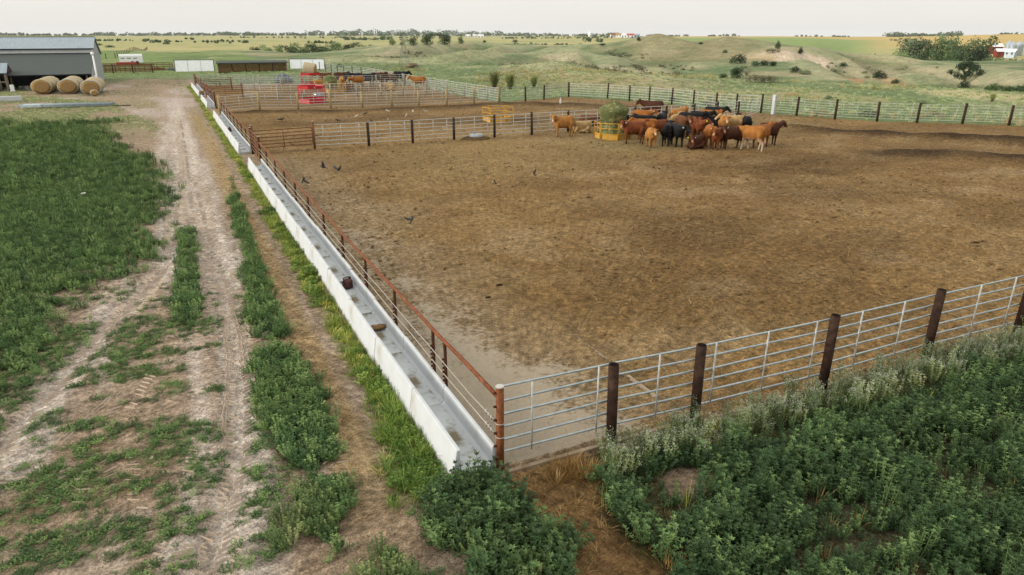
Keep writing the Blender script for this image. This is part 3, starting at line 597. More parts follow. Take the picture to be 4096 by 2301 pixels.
def scatter(name, x, y, coll, n, smin=.8, smax=1.2, sc_=None, tilt=.12, sink=.01, label=None, cat=None):
    z = H(x, y); k = infrustum(x, y, z); x, y, z = x[k], y[k], z[k]; m = len(x)
    if sc_ is not None: sc_ = sc_[k]
    me = bpy.data.meshes.new(name); me.vertices.add(m); me.vertices.foreach_set('co', np.stack([x, y, z-sink], 1).astype(np.float32).ravel())
    s = RNG.uniform(smin, smax, m)*(1 if sc_ is None else sc_)
    rot = np.stack([RNG.normal(0, tilt, m), RNG.normal(0, tilt, m), RNG.uniform(0, 2*PI, m)], 1)
    a = me.attributes.new('s', 'FLOAT', 'POINT'); a.data.foreach_set('value', s.astype(np.float32))
    a = me.attributes.new('r', 'FLOAT_VECTOR', 'POINT'); a.data.foreach_set('vector', rot.astype(np.float32).ravel())
    a = me.attributes.new('i', 'INT', 'POINT'); a.data.foreach_set('value', RNG.integers(0, n, m).astype(np.int32))
    o = link(name, me, None); t = bpy.data.node_groups.new(name, 'GeometryNodeTree')
    t.interface.new_socket('Geometry', in_out='INPUT', socket_type='NodeSocketGeometry'); t.interface.new_socket('Geometry', in_out='OUTPUT', socket_type='NodeSocketGeometry')
    gi = t.nodes.new('NodeGroupInput'); go = t.nodes.new('NodeGroupOutput'); ip = t.nodes.new('GeometryNodeInstanceOnPoints'); ci = t.nodes.new('GeometryNodeCollectionInfo')
    ci.inputs['Collection'].default_value = coll; ci.inputs['Separate Children'].default_value = True; ci.inputs['Reset Children'].default_value = True
    ip.inputs['Pick Instance'].default_value = True
    def na(nm, ty): q = t.nodes.new('GeometryNodeInputNamedAttribute'); q.data_type = ty; q.inputs['Name'].default_value = nm; return q.outputs['Attribute']
    t.links.new(gi.outputs[0], ip.inputs['Points']); t.links.new(ci.outputs[0], ip.inputs['Instance']); t.links.new(na('s', 'FLOAT'), ip.inputs['Scale']); t.links.new(na('i', 'INT'), ip.inputs['Instance Index'])
    e = t.nodes.new('FunctionNodeEulerToRotation'); t.links.new(na('r', 'FLOAT_VECTOR'), e.inputs[0]); t.links.new(e.outputs[0], ip.inputs['Rotation'])
    t.links.new(ip.outputs[0], go.inputs[0])
    md = o.modifiers.new('scatter', 'NODES'); md.node_group = t
    return tag(o, label, cat, kind='stuff')
def pts(x0, x1, y0, y1, dens, mask):
    n = int(abs(x1-x0)*abs(y1-y0)*dens); x = RNG.uniform(x0, x1, n); y = RNG.uniform(y0, y1, n)
    k = RNG.random(n) < mask(x, y); return x[k], y[k]
G1, G2, G3 = lin('#6c8a50')*.84, lin('#557548')*.84, lin('#8ea466')*.84
m_alf = leafmat('alfalfa_leaf', G1, G2, G3)
m_alr = leafmat('alfalfa_dark_leaf', lin('#547044')*.73, lin('#415c39')*.73, lin('#708852')*.77)
m_gr = leafmat('grass_blade', lin('#869642')*.95, lin('#6a8838')*.95, lin('#b3ad58')*.95)
m_wd = leafmat('weed_leaf', lin('#607a46')*.85, lin('#728454')*.85, lin('#949c68')*.85)
m_fl = leafmat('weed_flower', lin('#b9bcae')*.75, lin('#a5a896')*.75)
m_dr = leafmat('dry_grass_blade', lin('#c2ae80')*.85, lin('#a89a68')*.85, lin('#8a9a60')*.85)
m_st = leafmat('straw_stalk', lin('#a98a55')*.85, lin('#8d6d3c')*.85, lin('#c4a672')*.85)
c_alf = protos('alfalfa_plant', [[alfalfa(i, (.30, .22, .36, .26, .4, .3, .2)[i], (.15, .18, .12, .15, .13, .1, .2)[i], (10, 12, 7, 9, 8, 5, 13)[i])[0]] for i in range(7)], [m_alf])
c_alr = protos('alfalfa_dark_plant', [[alfalfa(20+i, (.36, .28, .44, .34, .4, .5, .25)[i], (.14, .18, .12, .15, .13, .09, .19)[i], (8, 10, 6, 9, 7, 4, 11)[i], .042, .018, 5)[0]] for i in range(7)], [m_alr])
c_low = protos('low_weed', [[alfalfa(40+i, .11, .16, 11, .027, .016, 3)[0]] for i in range(4)], [m_alf])
c_bush = protos('tall_weed', [[alfalfa(60+i, .5, .17, 11, .036, .019, 8)[0]] for i in range(4)], [m_wd])
c_flw = protos('flowering_weed', [list(alfalfa(80+i, .5, .14, 8, .033, .014, 5, 9)) for i in range(4)], [m_wd, m_fl])
c_gr = protos('grass_tuft', [[tuft(i, 20, .14, .11, .007, 1.2)] for i in range(4)], [m_gr])
c_dry = protos('dry_grass_tuft', [[tuft(30+i, 14, .5, .16, .018, .5)] for i in range(3)], [m_dr])
c_past = protos('pasture_tuft', [[tuft(40+i, 16, .2, .28, .02, 1.2)] for i in range(3)], [leafmat('pasture_blade', lin('#93a672')*.9, lin('#8a9c68')*.9, lin('#b4b38a')*.9, pw=.08)])
c_str = protos('straw_wisp', [[tuft(50+i, 9, .10, .06, .003, 2.2)] for i in range(3)], [m_st])

def clod(seed):
    r = random.Random(seed); b = MB(); b.ball((0, 0, .25), (1, .8, .45), 7, 5); b.v = [tuple(Vector(p)*r.uniform(.75, 1.2)) for p in b.v]; return b
c_ds = protos('dry_stalk_tuft', [[tuft(160+i, 12, .3, .07, .005, .7)] for i in range(3)], [m_st])
x, y = pts(-45, -3.0, 0, 26, 75, m_left); x2, y2 = pts(-60, -4.5, 26, 59, 26, m_left)
k2 = np.concatenate([np.ones(len(x)), np.full(len(x2), 1.45)])
scatter('alfalfa_field', np.concatenate([x, x2]), np.concatenate([y, y2]), c_alf, 7, .5, 1.0, k2, label='dense green alfalfa filling the field left of the dirt track', cat='alfalfa')
x, y = pts(-.6, 22, -8.5, -.6, 46, lambda x, y: m_right(x, y)*(1-.8*m_weed(x, y)))
scatter('alfalfa_stand', x, y, c_alr, 7, .7, 1.2, .62+.75*ss(.3, .7, fbm(x*1.1, y*1.1, 101)), label='dark green alfalfa stand in front of the near pipe fence', cat='alfalfa')
x, y = pts(-.6, 15, -7.5, -.9, 2.2, lambda x, y: m_right(x, y)*ss(.42, .6, fbm(x*.6, y*.6, 102))); c_mg = protos('meadow_grass_tuft', [[tuft(170+i, 6, .42, .06, .003, .6)] for i in range(3)], [m_gr])
scatter('meadow_grass', x, y, c_mg, 3, .7, 1.2, label='thin grass blades standing up through the dark alfalfa', cat='grass')
x, y = pts(-.6, 15, -7.5, -.9, 1.2, m_right); scatter('dry_stems', x, y, c_ds, 3, .8, 1.3, label='a few dry pale stems among the dark alfalfa', cat='dry weeds')
x, y = pts(1.0, 24, -1.7, 0, 32, m_weed)
scatter('flowering_weeds', x, y, c_flw, 4, .75, 1.2, label='grey green weeds with small white flowers along the near pipe fence', cat='weeds')
x, y = pts(1.0, 18, -.7, .02, 14, lambda x, y: ss(1.5, 4, x)*ss(-.0, -.12, y+.02*x))
scatter('fence_grass', x, y, c_gr, 4, .8, 1.3, label='bright green grass between the near pipe fence and the white weeds', cat='grass')
x, y = pts(-3.8, -1.4, -1, 27, 95, m_strip)
scatter('weed_strip', x, y, c_alf, 7, .55, 1.0, label='long strip of dark green weeds between the track and the straw path', cat='weeds')
x, y = pts(-4.2, -1.5, -2.6, 1.6, 55, m_strip2)
scatter('weed_clump', x, y, c_bush, 4, .5, .8, label='clumps of green weeds at the near end of the weed strip', cat='weeds')
x, y = pts(-5.2, -3.2, 7, 25, 50, m_mid)
scatter('track_weeds', x, y, c_alf, 7, .6, 1.0, label='patches of green weeds growing between the two wheel ruts', cat='weeds')
x, y = pts(-1.7, .3, -2.9, .5, 60, m_bush); scatter('leafy_thicket', x, y, c_alr, 7, .9, 1.7, label='dense leafy dark green plants at the near end of the concrete bunks', cat='weeds'); x, y = pts(-1.7, .3, -2.9, .5, 26, m_bush)
scatter('weed_thicket', x, y, c_bush, 4, .5, .85, label='bushy green weeds around the near end of the concrete bunks', cat='weeds')
x, y = pts(-16, -.9, -5, 14, 120, lambda x, y: np.clip(m_sparse(x, y)*1.2, 0, 1)*(1-m_left(x, y)))
scatter('low_weeds', x, y, c_low, 4, .25, .75, label='scattered low green weeds over the tyre marked dirt', cat='weeds')
x, y = pts(-3.6, -.85, -.6, 40, 95, lambda x, y: m_grass(x, y)*.85); x2, y2 = pts(-4, -.9, 40, 97, 30, m_grass)
scatter('bunk_grass', np.concatenate([x, x2]), np.concatenate([y, y2]), c_gr, 4, .6, 1.15, np.concatenate([np.ones(len(x)), np.full(len(x2), 1.4)]), label='yellow green grass along the foot of the concrete bunks', cat='grass')
x, y = pts(-2.2, -.8, -.5, 9, 60, lambda x, y: m_grass(x, y)*ss(6, 2, y)); c_tg = protos('tall_grass_tuft', [[tuft(70+i, 22, .22, .11, .007, 1.3)] for i in range(4)], [leafmat('lush_grass_blade', lin('#6b8c3c')*.8, lin('#557a34')*.8, lin('#8f9f4c')*.8)])
scatter('tall_bunk_grass', x, y, c_tg, 4, .7, 1.25, label='lush taller grass beside the near end of the concrete bunks', cat='grass')
x, y = pts(-2.2, -.85, -.5, 30, 22, lambda x, y: m_grass(x, y)*ss(.45, .6, fbm(x*1.5, y*.8, 99))); c_lw = protos('leafy_weed', [[alfalfa(140+i, .2, .16, 9, .04, .024, 4)[0]] for i in range(3)], [leafmat('leafy_weed_leaf', lin('#73903f')*.82, lin('#5d7c38')*.82, lin('#93a254')*.82)])
scatter('bunk_weeds', x, y, c_lw, 3, .6, 1.2, label='leafy bright green weeds mixed into the grass beside the bunks', cat='weeds')
x, y = pts(-30, -2, -6, 60, 5, lambda x, y: (1-m_left(x, y))*(~inpoly(x, y, PEN))*(x < XL(y)-.9)*.6); c_peb = protos('pebble', [[clod(200+i)] for i in range(4)], [leafmat('pebble_stone', lin('#b8a690')*.8, lin('#8c7860')*.8, lin('#d0c2b0')*.8, .95, 0)])
scatter('pebbles', x, y, c_peb, 4, 1, 1, RNG.random(len(x))**5*.035+.006, .3, 0, label='small stones and crumbs of earth over the dirt track', cat='pebbles')
x, y = pts(-2.4, -1.4, -1, 40, 22, lambda x, y: m_path(x, y)*.8); x2, y2 = pts(0, 2.0, -3.6, -.3, 60, lambda x, y: ss(1.2, .5, np.hypot((x-.75)/.75, (y+.95)/.75))*.95+.2)
scatter('loose_straw', np.concatenate([x, x2]), np.concatenate([y, y2]), c_str, 3, .7, 1.3, label='loose dry straw on the path and beside the weeds at the corner post', cat='straw')
x, y = pts(.3, 1.7, -1.2, -.2, 120, lambda x, y: ss(1.1, .5, np.hypot((x-1.0)/.5, (y+.55)/.3)))
scatter('dry_stalks', x, y, c_ds, 3, .6, 1.2, label='clump of dry yellow stalks between the corner post and the flowering weeds', cat='dry weeds')
# yard grass
def m_yard(x, y):
    g = ss(.33, .5, fbm(x*.16, y*.10, 56)+.3*(fbm(x*.8, y*.5, 57)-.5))*ss(42, 58, y)*ss(-2.4, -3.4, x)
    return g*np.where(inpoly(x, y, YARD), .15, 1)*ss(1, 1.8, segd(x, y, TRK)[0])
x, y = pts(-48, -3, 42, 130, 8, m_yard)
scatter('yard_grass', x, y, c_past, 3, .35, .75, label='patchy short grass over the farm yard around the hay bales', cat='grass')
# pasture behind the pens
def m_past(x, y):
    r = np.hypot(x-CX, y-CY); out = ~inpoly(x, y, PEN); b = (x > 24) & out & (y > 12) | ((y > 96) & (x > 0))
    return b*ss(185, 90, r)*(.35+.65*ss(.4, .6, fbm(x*.3, y*.3, 95)))
x, y = pts(0, 150, 12, 190, 2.4, m_past)
scatter('pasture_grass', x, y, c_past, 3, .6, 1.3, label='grey green prairie grass on the slopes behind the far fences', cat='grass')
x, y = pts(25, 150, 10, 160, 1.6, lambda x, y: m_past(x, y)*ss(.54, .66, fbm(x*.12+4, y*.12, 96)))
scatter('dry_prairie_grass', x, y, c_dry, 3, .6, 1.4, label='pale dry grass tufts on the slope behind the right hand fence', cat='grass')
# manure clods
c_cl = protos('dirt_clod', [[clod(i)] for i in range(5)], [leafmat('clod_soil', lin('#6e5636')*.75, lin('#90754e')*.75, lin('#4a3722')*.75, .95, 0)])
def m_cl(x, y): return inpoly(x, y, PEN)*(.25+.75*ss(.44, .64, fbm(x*.4, y*.5, 97)))*np.where((x < 3.7) & (y < 9), .25, 1)
x, y = pts(0, 30, 0, 24, 26, m_cl); x2, y2 = pts(0, 58, 24, 58, 5, m_cl)
k1 = RNG.random(len(x))**9*.075+.012; k2 = RNG.random(len(x2))**5*.07+.024
scatter('dirt_clods', np.concatenate([x, x2]), np.concatenate([y, y2]), c_cl, 5, 1, 1, np.concatenate([k1, k2]), .2, 0, label='loose clods of dry manure and dirt over the pens', cat='dirt clods')
x, y = pts(0, 26, 0, 20, 14, lambda x, y: inpoly(x, y, PEN)*.8)
scatter('straw_bits', x, y, protos('straw_bit', [[tuft(90+i, 4, .09, .1, .003, 6)] for i in range(3)], [m_st]), 3, .4, 1.0, None, .3, -.01, label='bits of straw trodden into the near pen', cat='straw')
# tyre treads: rows of small earth ridges
def treads():
    b = MB(); r = random.Random(5)
    def lug(x, y, a, L, w_, h):
        c, s = math.cos(a), math.sin(a); z = gz(x, y)+.006; P = lambda u, v, q: (x+u*c-v*s, y+u*s+v*c, z+q)
        b.add([P(-L/2, -w_/2, -.02), P(L/2, -w_/2, -.02), P(L/2, w_/2, -.02), P(-L/2, w_/2, -.02), P(-L*.4, 0, h), P(L*.4, 0, h)], [(0, 1, 5, 4), (2, 3, 4, 5), (1, 2, 5), (3, 0, 4)])
    def row(P, width, step, gap=.38, s=0, k=1., smooth=False):
        P = [Vector(p) for p in P]; L = [0]
        for i in range(len(P)-1): L.append(L[-1]+(P[i+1]-P[i]).length)
        t = 0
        while t < L[-1]:
            i = max(j for j in range(len(P)-1) if L[j] <= t); f = (t-L[i])/(L[i+1]-L[i]); p = P[i].lerp(P[i+1], f); d = (P[i+1]-P[i]).normalized(); a = math.atan2(d.y, d.x); n = Vector((-d.y, d.x))
            q = float(vn(np.array([p.x*1.3+s]), np.array([p.y*1.1]), 77)[0])
            if q > gap:
                for sd in (-1, 1):
                    if r.random() < .13: continue
                    c = p+n*sd*width*.27+Vector((r.gauss(0, .012), r.gauss(0, .012)))
                    if smooth: lug(c.x, c.y, a, step*1.25, .05, .012)
                    else: lug(c.x, c.y, a+sd*math.radians(62)+r.gauss(0, .12), width*.5*r.uniform(.6, 1.1), .042, .017*k*min(1.0, (q-gap)*6))
            t += step*r.uniform(.92, 1.08)
    D = lambda *q: [Vector(gd(*p)) for p in q]
    row(RT[:9], .6, .125, .25); row([(x_+.55, y_) for x_, y_ in RT[:8]], .55, .125, .42, 3); row([(x_-.55, y_) for x_, y_ in RT[:8]], .55, .125, .45, 7)
    row(LT[:6], .6, .125, .28, 2); row([(x_+.5, y_-.2) for x_, y_ in LT[2:8]], .5, .125, .42, 9)
    row(D((560, 690), (600, 830), (612, 930)), .12, .12, .1, 1, 1, True); row(D((432, 480), (433, 590), (415, 680), (300, 790), (190, 900)), .16, .12, .1, 4, 1, True); row(D((560, 1130), (575, 900), (560, 800)), .12, .12, .2, 5, 1, True)
    row(D((300, 985), (150, 1115)), .14, .12, .05, 6, 1, True)
    row(D((370, 930), (320, 1010), (295, 1050)), .55, .16, .1, 11); row(D((300, 1150), (310, 1230), (300, 1280)), .6, .17, .1, 12, 1.2); row(D((330, 1270), (325, 1340), (360, 1380)), .6, .17, .1, 13, 1.2)
    row(D((190, 1180), (170, 1290)), .5, .17, .3, 14); row(D((30, 1120), (-20, 1230)), .5, .17, .2, 15); row(D((480, 1400), (440, 1447), (420, 1490)), .6, .17, .15, 16, 1.2); row(D((770, 1080), (860, 1180)), .4, .16, .45, 17); row(D((1400, 1330), (1440, 1447)), .5, .16, .3, 18)
    tag(b.build('tyre_tread_marks', mat('pale_tread_dust', lin('#cdbdab')/ILL, lin('#b9a693')/ILL, 3, .95, .1)), kind='structure')
treads()
# ------------------------------------------------------------------ materials of built things
def A(h, k=1.0): return lin(h)*k/ILL
M_con = mat('feed_bunk_concrete', A('#dfe4e8'), A('#d2d7da'), 2.2, .85, .2, 0, .004, .3, .75, A('#bdb6a8'), 1.3, (.62, .85))
M_conf = mat('bunk_floor_concrete', A('#d6dcde', 1.1), A('#c2c8c8', 1.1), 3, .7, .25, 0, .003, .35, .65, A('#8d8068'), 2.6, (.5, .64))
M_rust = mat('rusty_pipe', A('#94552f'), A('#6b3d20'), 14, .75, .3, 0, .002, .35, .65, A('#b8835a'), 6, (.6, .8))
M_rustd = mat('dark_rusty_post', A('#5a3420'), A('#3c2417'), 9, .85, .2, 0, .003, .35, .65, A('#7a5238'), 4, (.6, .8))
M_rustp = mat('weathered_rust_panel', A('#8c6246'), A('#6e472f'), 12, .8, .25, 0, .002)
M_galv = mat('galvanised_pipe', A('#c6d2d6'), A('#a9b7bd'), 9, .4, .5, .55, 0, .35, .65)
M_galvw = mat('weathered_galvanised_rail', A('#d6d8d3'), A('#bfc3be'), 9, .5, .4, .05, 0)
M_post = mat('dark_steel_post', A('#4a3428'), A('#2f211a'), 10, .85, .2, 0, .003, .35, .65, A('#5f4838'), 3, (.6, .8))
M_dpost = mat('dark_wood_post', A('#4b4139'), A('#362d27'), 14, .9, .15, 0, .004, stretch=(1, 1, .15))
M_tpost = mat('tan_wood_post', A('#c2b186'), A('#a3926a'), 10, .9, .15, 0, .004, stretch=(1, 1, .15))
M_gpost = mat('pale_grey_post', A('#bdb9aa'), A('#9a9789'), 10, .8, .2, 0, .003, stretch=(1, 1, .2))
M_cap = mat('post_concrete_cap', A('#e2e0da', .85), A('#c9c5bb'), 10, .9)
M_hole = mat('dark_pipe_bore', A('#241a14'), A('#1a1410'), 5, .95, .05)
M_cable = mat('steel_cable', A('#d0cbc0', .85), A('#b5afa2'), 20, .5, .4, .3)
M_yel = mat('yellow_feeder_paint', A('#e0ac2e'), A('#c48f22'), 5, .5, .4, 0, .001, .35, .65, A('#a87a35'), 3, (.6, .78))
M_yels = mat('dented_yellow_sheet', A('#d8a83a'), A('#b98c38'), 3, .6, .3, 0, .01, .35, .65, A('#c9ad7a'), 2.2, (.5, .7))
M_red = mat('red_feeder_paint', A('#d8232c'), A('#b81a26'), 4, .45, .4, 0, .001, .35, .65, A('#e26a55'), 2.0, (.62, .8))
M_blk = mat('black_rubber', A('#26272a'), A('#1b1c1e'), 8, .9, .2)

# ------------------------------------------------------------------ feed bunks
PROF = [(-.775, .0), (-.775, .07), (-.69, .60), (-.62, .60), (-.635, .50), (-.615, .24), (-.56, .155), (-.17, .155), (-.11, .22), (-.10, .42), (-.10, .50), (-.035, .50), (-.02, .1), (-.02, .0)]
def splash(m):
    nt_ = m.node_tree; bs = nt_.nodes['Principled BSDF']; src = bs.inputs['Base Color'].links[0].from_socket; co = nt_.nodes.new('ShaderNodeTexCoord'); sp = nt_.nodes.new('ShaderNodeSeparateXYZ'); nt_.links.new(co.outputs['Object'], sp.inputs[0])
    nz = nt_.nodes.new('ShaderNodeTexNoise'); nz.inputs['Scale'].default_value = 5; nz.inputs['Detail'].default_value = 5; nt_.links.new(co.outputs['Object'], nz.inputs[0]); ad = nt_.nodes.new('ShaderNodeMath'); ad.operation = 'MULTIPLY_ADD'; nt_.links.new(nz.outputs['Fac'], ad.inputs[0]); ad.inputs[1].default_value = .28; nt_.links.new(sp.outputs['Z'], ad.inputs[2])
    mr_ = nt_.nodes.new('ShaderNodeMapRange'); nt_.links.new(ad.outputs[0], mr_.inputs[0]); [setattr(mr_.inputs[k], 'default_value', v) for k, v in (('From Min', .19), ('From Max', .30), ('To Min', .6), ('To Max', 0))]
    mx_ = nt_.nodes.new('ShaderNodeMix'); mx_.data_type = 'RGBA'; nt_.links.new(mr_.outputs[0], mx_.inputs[0]); nt_.links.new(src, mx_.inputs[6]); mx_.inputs[7].default_value = tuple(A('#a48f70'))+(1,); nt_.links.new(mx_.outputs[2], bs.inputs['Base Color'])
M_post2 = M_con; M_con = M_con.copy(); M_con.name = 'stained_bunk_concrete'; splash(M_con)
def bunk_mesh(L):
    b = MB(); g = .012; P = PROF
    b.loft([[(x, g, z) for x, z in P], [(x, L-g, z) for x, z in P]]); return b.mesh('feed_bunk')
def floor_mesh(L):
    b = MB(); b.box((-.575, .02, .150), (-.155, L-.02, .161)); b.box((-.575, .0, .150), (-.155, .03, .167)); return b.mesh('trough_floor')
ORD = ['nearest', 'second', 'third', 'fourth', 'fifth', 'sixth', 'seventh', 'eighth', 'ninth', 'tenth', 'eleventh', 'twelfth', 'thirteenth']
def bunk_run(y0, y1, n, first, where, special={}):
    ys = [y0]+[y0+first+(y1-y0-first)*i/(n-1) for i in range(n)]
    proto = None
    for i in range(n):
        L = ys[i+1]-ys[i]; t = thing('feed_bunk', '', 'feed bunk', (XL(ys[i]), ys[i], gz(-.4, ys[i])-.03), math.atan2(-(XL(ys[i+1])-XL(ys[i])), L)*1.0, 'concrete feed bunks set end to end along the pen fence')
        t.rotation_euler = (0, 0, math.atan2(-(XL(ys[i+1])-XL(ys[i])), L))
        if i < 2 or proto is None: me = bunk_mesh(L); mf = floor_mesh(L); proto = (me, mf)
        link('trough', proto[0], M_con, t, bevel=.014); t.location.x += random.gauss(0, .006); t.rotation_euler.z += random.gauss(0, .0025); link('trough_floor', proto[1], M_conf, t)
        t['label'] = special.get(i) or ('white concrete feed bunk, %s section %s' % (ORD[i], where))
bunk_run(.02, 29.05, 12, 2.18, 'of the long run starting at the corner post', {0: 'white concrete feed bunk at the near corner, its open end by the rusty corner post', 2: 'white concrete feed bunk with a brown mud clump, third from the corner post', 3: 'white concrete feed bunk with the brown jug at its far end, fourth from corner post', 11: 'white concrete feed bunk at the far end of the long run, beside the rusty panel'})
bunk_run(33.9, 54.2, 8, 2.54, 'of the middle run beyond the first rusty panel', {0: 'white concrete feed bunk with open end just past the first rusty panel'})
bunk_run(62.4, 72.0, 4, 2.4, 'of the short third run beyond the tan post fence')
bunk_run(76.2, 93.2, 7, 2.43, 'of the farthest run near the farm yard', {0: 'white concrete feed bunk holding a small straw bale, start of the farthest run'})
def jug(loc, rz, label):
    t = thing('jug', label, 'jug', loc, rz); b = MB(); R = lambda a, c, z, k=.05: [(s*(a-k) if abs(q) > 1 else s*a, (c if q > 1 else -c if q < -1 else q*(c-k)), z) for s, q in ((1, -1), (1, 1), (.99, 2), (-.99, 2), (-1, 1), (-1, -1), (-.99, -2), (.99, -2))]
    mj = mat('maroon_plastic', A('#5c2f2a'), A('#472521'), 6, .5, .4); b.loft([R(.125, .10, 0), R(.13, .105, .02), R(.13, .105, .19), R(.10, .08, .24), R(.05, .05, .26)]); b.build('jug_body', mj, t, True)
    h = MB(); h.tube([(-.11, 0, .2), (-.12, 0, .30), (.02, 0, .31), (.1, 0, .28), (.11, 0, .19)], .018, 6); h.build('handle', mj, t, True)
    c = MB(); c.tube([(.06, .0, .25), (.06, 0, .30)], .025, 8); c.build('cap', M_blk, t)
jug((-.38, 9.0, .14), .4, 'dark maroon plastic jug standing in the near concrete bunk')
jug((XL(44)-.38, 43.6, .14), 1.2, 'dark maroon plastic jug standing in the middle run of bunks')
b = MB(); b.ball((0, 0, .02), (.2, .13, .05), 12, 6); b.v = [(x*random.uniform(.85, 1.15), y*random.uniform(.85, 1.15), z*random.uniform(.7, 1.3)) for x, y, z in b.v]
tag(b.build('mud_clump', mat('mud', A('#a08058'), A('#836542'), 20, .95, .1, 0, .01), None, True, (-.36, 6.0, .165)), 'brown clump of wet feed stuck on the bunk floor', 'feed clump')

# ------------------------------------------------------------------ fences
def pipe_fence(y0, y1, posts, label, end_post=True, ztop0=1.22, ztop1=1.22, caps=True):
    t = thing('pipe_fence', label, 'fence', (XL(y0), y0, 0)); ox, oy = XL(y0), y0; Lc = lambda y, z, dx=0: (XL(y)+dx-ox, y-oy, z)
    ys = [y0]+list(posts)+[y1]
    b = MB(); b.tube([Lc(y, ztop0+(ztop1-ztop0)*min(1, (y-y0)/9)+.012*math.sin(y*1.7)) for y in np.linspace(y0, y1, 24)], .036, 8); b.build('top_pipe', M_rust, t, True)
    for y in posts:
        b = MB(); zt = ztop0+(ztop1-ztop0)*min(1, (y-y0)/9); b.tube([Lc(y, -.1), Lc(y, zt-.02)], .032, 8)
        for k in range(7): b.box((XL(y)-ox-.062, y-oy-.012, .42+k*.085), (XL(y)-ox-.02, y-oy+.012, .455+k*.085))
        b.build('post', M_rustd, t, True)
    for z in (.68, .90):
        b = MB(); b.tube([Lc(y, z+.012*math.sin(y*2+z*9)-(.0 if i else -.03), -.05) for i, y in enumerate(np.linspace(y0, y1, max(6, int((y1-y0)))))], .0105, 5)
        if y0 < 1:
            for q in (0, 1, 2): b.box((-.062, .16+q*.1, z-.02), (-.03, .20+q*.1, z+.045))
        b.build('cable', M_cable, t, True)
    if end_post:
        b = MB(); b.tube([(0.02, 0, -.2), (.02, 0, 1.52)], .062, 16); b.build('corner_post', M_rust, t, True); b = MB(); b.tube([(.02, 0, 1.52), (.02, 0, 1.535)], .066, 16); b.build('post_cap', M_cap, t)
        for z in (.68, .92): b = MB(); b.tube([(.02+.068*math.cos(a), .068*math.sin(a), z-.02) for a in np.linspace(PI*.9, PI*2.4, 14)], .009, 5); b.build('cable_loop', M_cable, t, True)
        for k in range(6): b = MB(); b.tube([(-.085, 0, .27+k*.232), (-.04, 0, .27+k*.232)], .02, 8); b.build('rail_stub', M_rustd, t)
    return t
pipe_fence(0, 29.7, (2.33, 2.98, 5.5, 8.05, 10.65, 13.3, 16.0, 18.7, 21.4, 24.1, 27.0), 'rusty pipe and cable fence over the near run of bunks, with the corner post', True, 1.34, 1.2)
pipe_fence(33.7, 57.1, tuple(33.7+2.6*i for i in range(1, 9)), 'rusty pipe and cable fence over the middle run of bunks', False)
pipe_fence(66.2, 73.5, (68.4, 70.9), 'rusty pipe and cable fence over the short third run of bunks', False)
pipe_fence(77.6, 95, tuple(77.6+2.6*i for i in range(1, 7)), 'rusty pipe and cable fence over the farthest run of bunks', False)
def fence(name, P, label, post_m, rail_m, step=2.9, ph=1.45, pr=.08, rails=6, z0=.22, z1=1.4, rr=.023, vert=3, posts=None, off=.0, vm=None, hollow=False, skip=(), lean=.02, sides=10):
    """posts every step along P; one rail_panel per bay"""
    P = [Vector((p[0], p[1], 0)) for p in P]; cx, cy = P[0].x, P[0].y
    if posts is None:
        posts = []
        for i in range(len(P)-1):
            L = (P[i+1]-P[i]).length; n = max(1, round(L/step)); posts += [P[i].lerp(P[i+1], k/n) for k in range(n)]
        posts.append(P[-1])
    else: posts = [Vector((p[0], p[1], 0)) for p in posts]
    g0 = gz(cx, cy); t = thing(name, label, 'fence', (cx, cy, g0)); r = random.Random(len(label))
    Lp = lambda p, z: (p.x-cx, p.y-cy, gz(p.x, p.y)-g0+z)
    for i, p in enumerate(posts):
        if i in skip: continue
        b = MB(); h = ph*r.uniform(.97, 1.05); dx, dy = r.gauss(0, lean), r.gauss(0, lean); q = Lp(p, -.15); b.tube([q, (q[0]+dx, q[1]+dy, q[2]+h+.15)], [pr*1.03, pr], sides); o = b.build('post', post_m, t, True)
        if hollow: c = MB(); c.tube([(q[0]+dx, q[1]+dy, q[2]+h+.15), (q[0]+dx, q[1]+dy, q[2]+h+.156)], pr*.8, 12); c.build('post_bore', M_hole, o)
    for i in range(len(posts)-1):
        a, c = posts[i], posts[i+1]; d = (c-a).normalized(); n = Vector((-d.y, d.x, 0))*off; b = MB(); L = (c-a).length; m = max(2, int(L/2)+1); e = .0
        for k in range(rails):
            z = z0+(z1-z0)*k/(rails-1); b.tube([Lp(a.lerp(c, j/(m-1))+n, z+r.gauss(0, .009)) for j in range(m)], rr, 6 if rr < .022 else 8, False)
        for k in range(vert):
            f = (k+.5)/vert; p = a.lerp(c, f)+n*1.6; b.tube([Lp(p, z0-.02), Lp(p, z1+.02)], rr*.8, 5)
        b.build('rail_panel', rail_m, t, True)
    return t
def panel(P, label, m, rails=6, h=1.35, z0=.3, rr=.028, verts=2, posts=(M_rustd, .055, 1.5), cap=True, cat='gate panel', name='gate_panel'):
    a, c = Vector((*P[0], 0)), Vector((*P[1], 0)); g0 = gz(a.x, a.y); t = thing(name, label, cat, (a.x, a.y, g0)); L = lambda p, z: (p.x-a.x, p.y-a.y, gz(p.x, p.y)-g0+z)
    for p in (a, c):
        if posts:
            b = MB(); b.tube([L(p, -.1), L(p, posts[2])], posts[1], 10); o = b.build('post', posts[0], t, True)
            if cap: q = MB(); q.tube([L(p, posts[2]), L(p, posts[2]+.012)], posts[1]*1.05, 10); q.build('post_cap', M_cap, o)
    b = MB(); d = (c-a).normalized()*.05
    for k in range(rails): z = z0+(h-z0)*k/(rails-1); b.tube([L(a+d, z), L(c-d, z)], rr, 8)
    for k in range(verts+2): p = (a+d*1.5).lerp(c-d*1.5, k/(verts+1)); b.tube([L(p, z0), L(p, h)], rr*.8, 6)
    b.build('rail_panel', m, t, True); return t
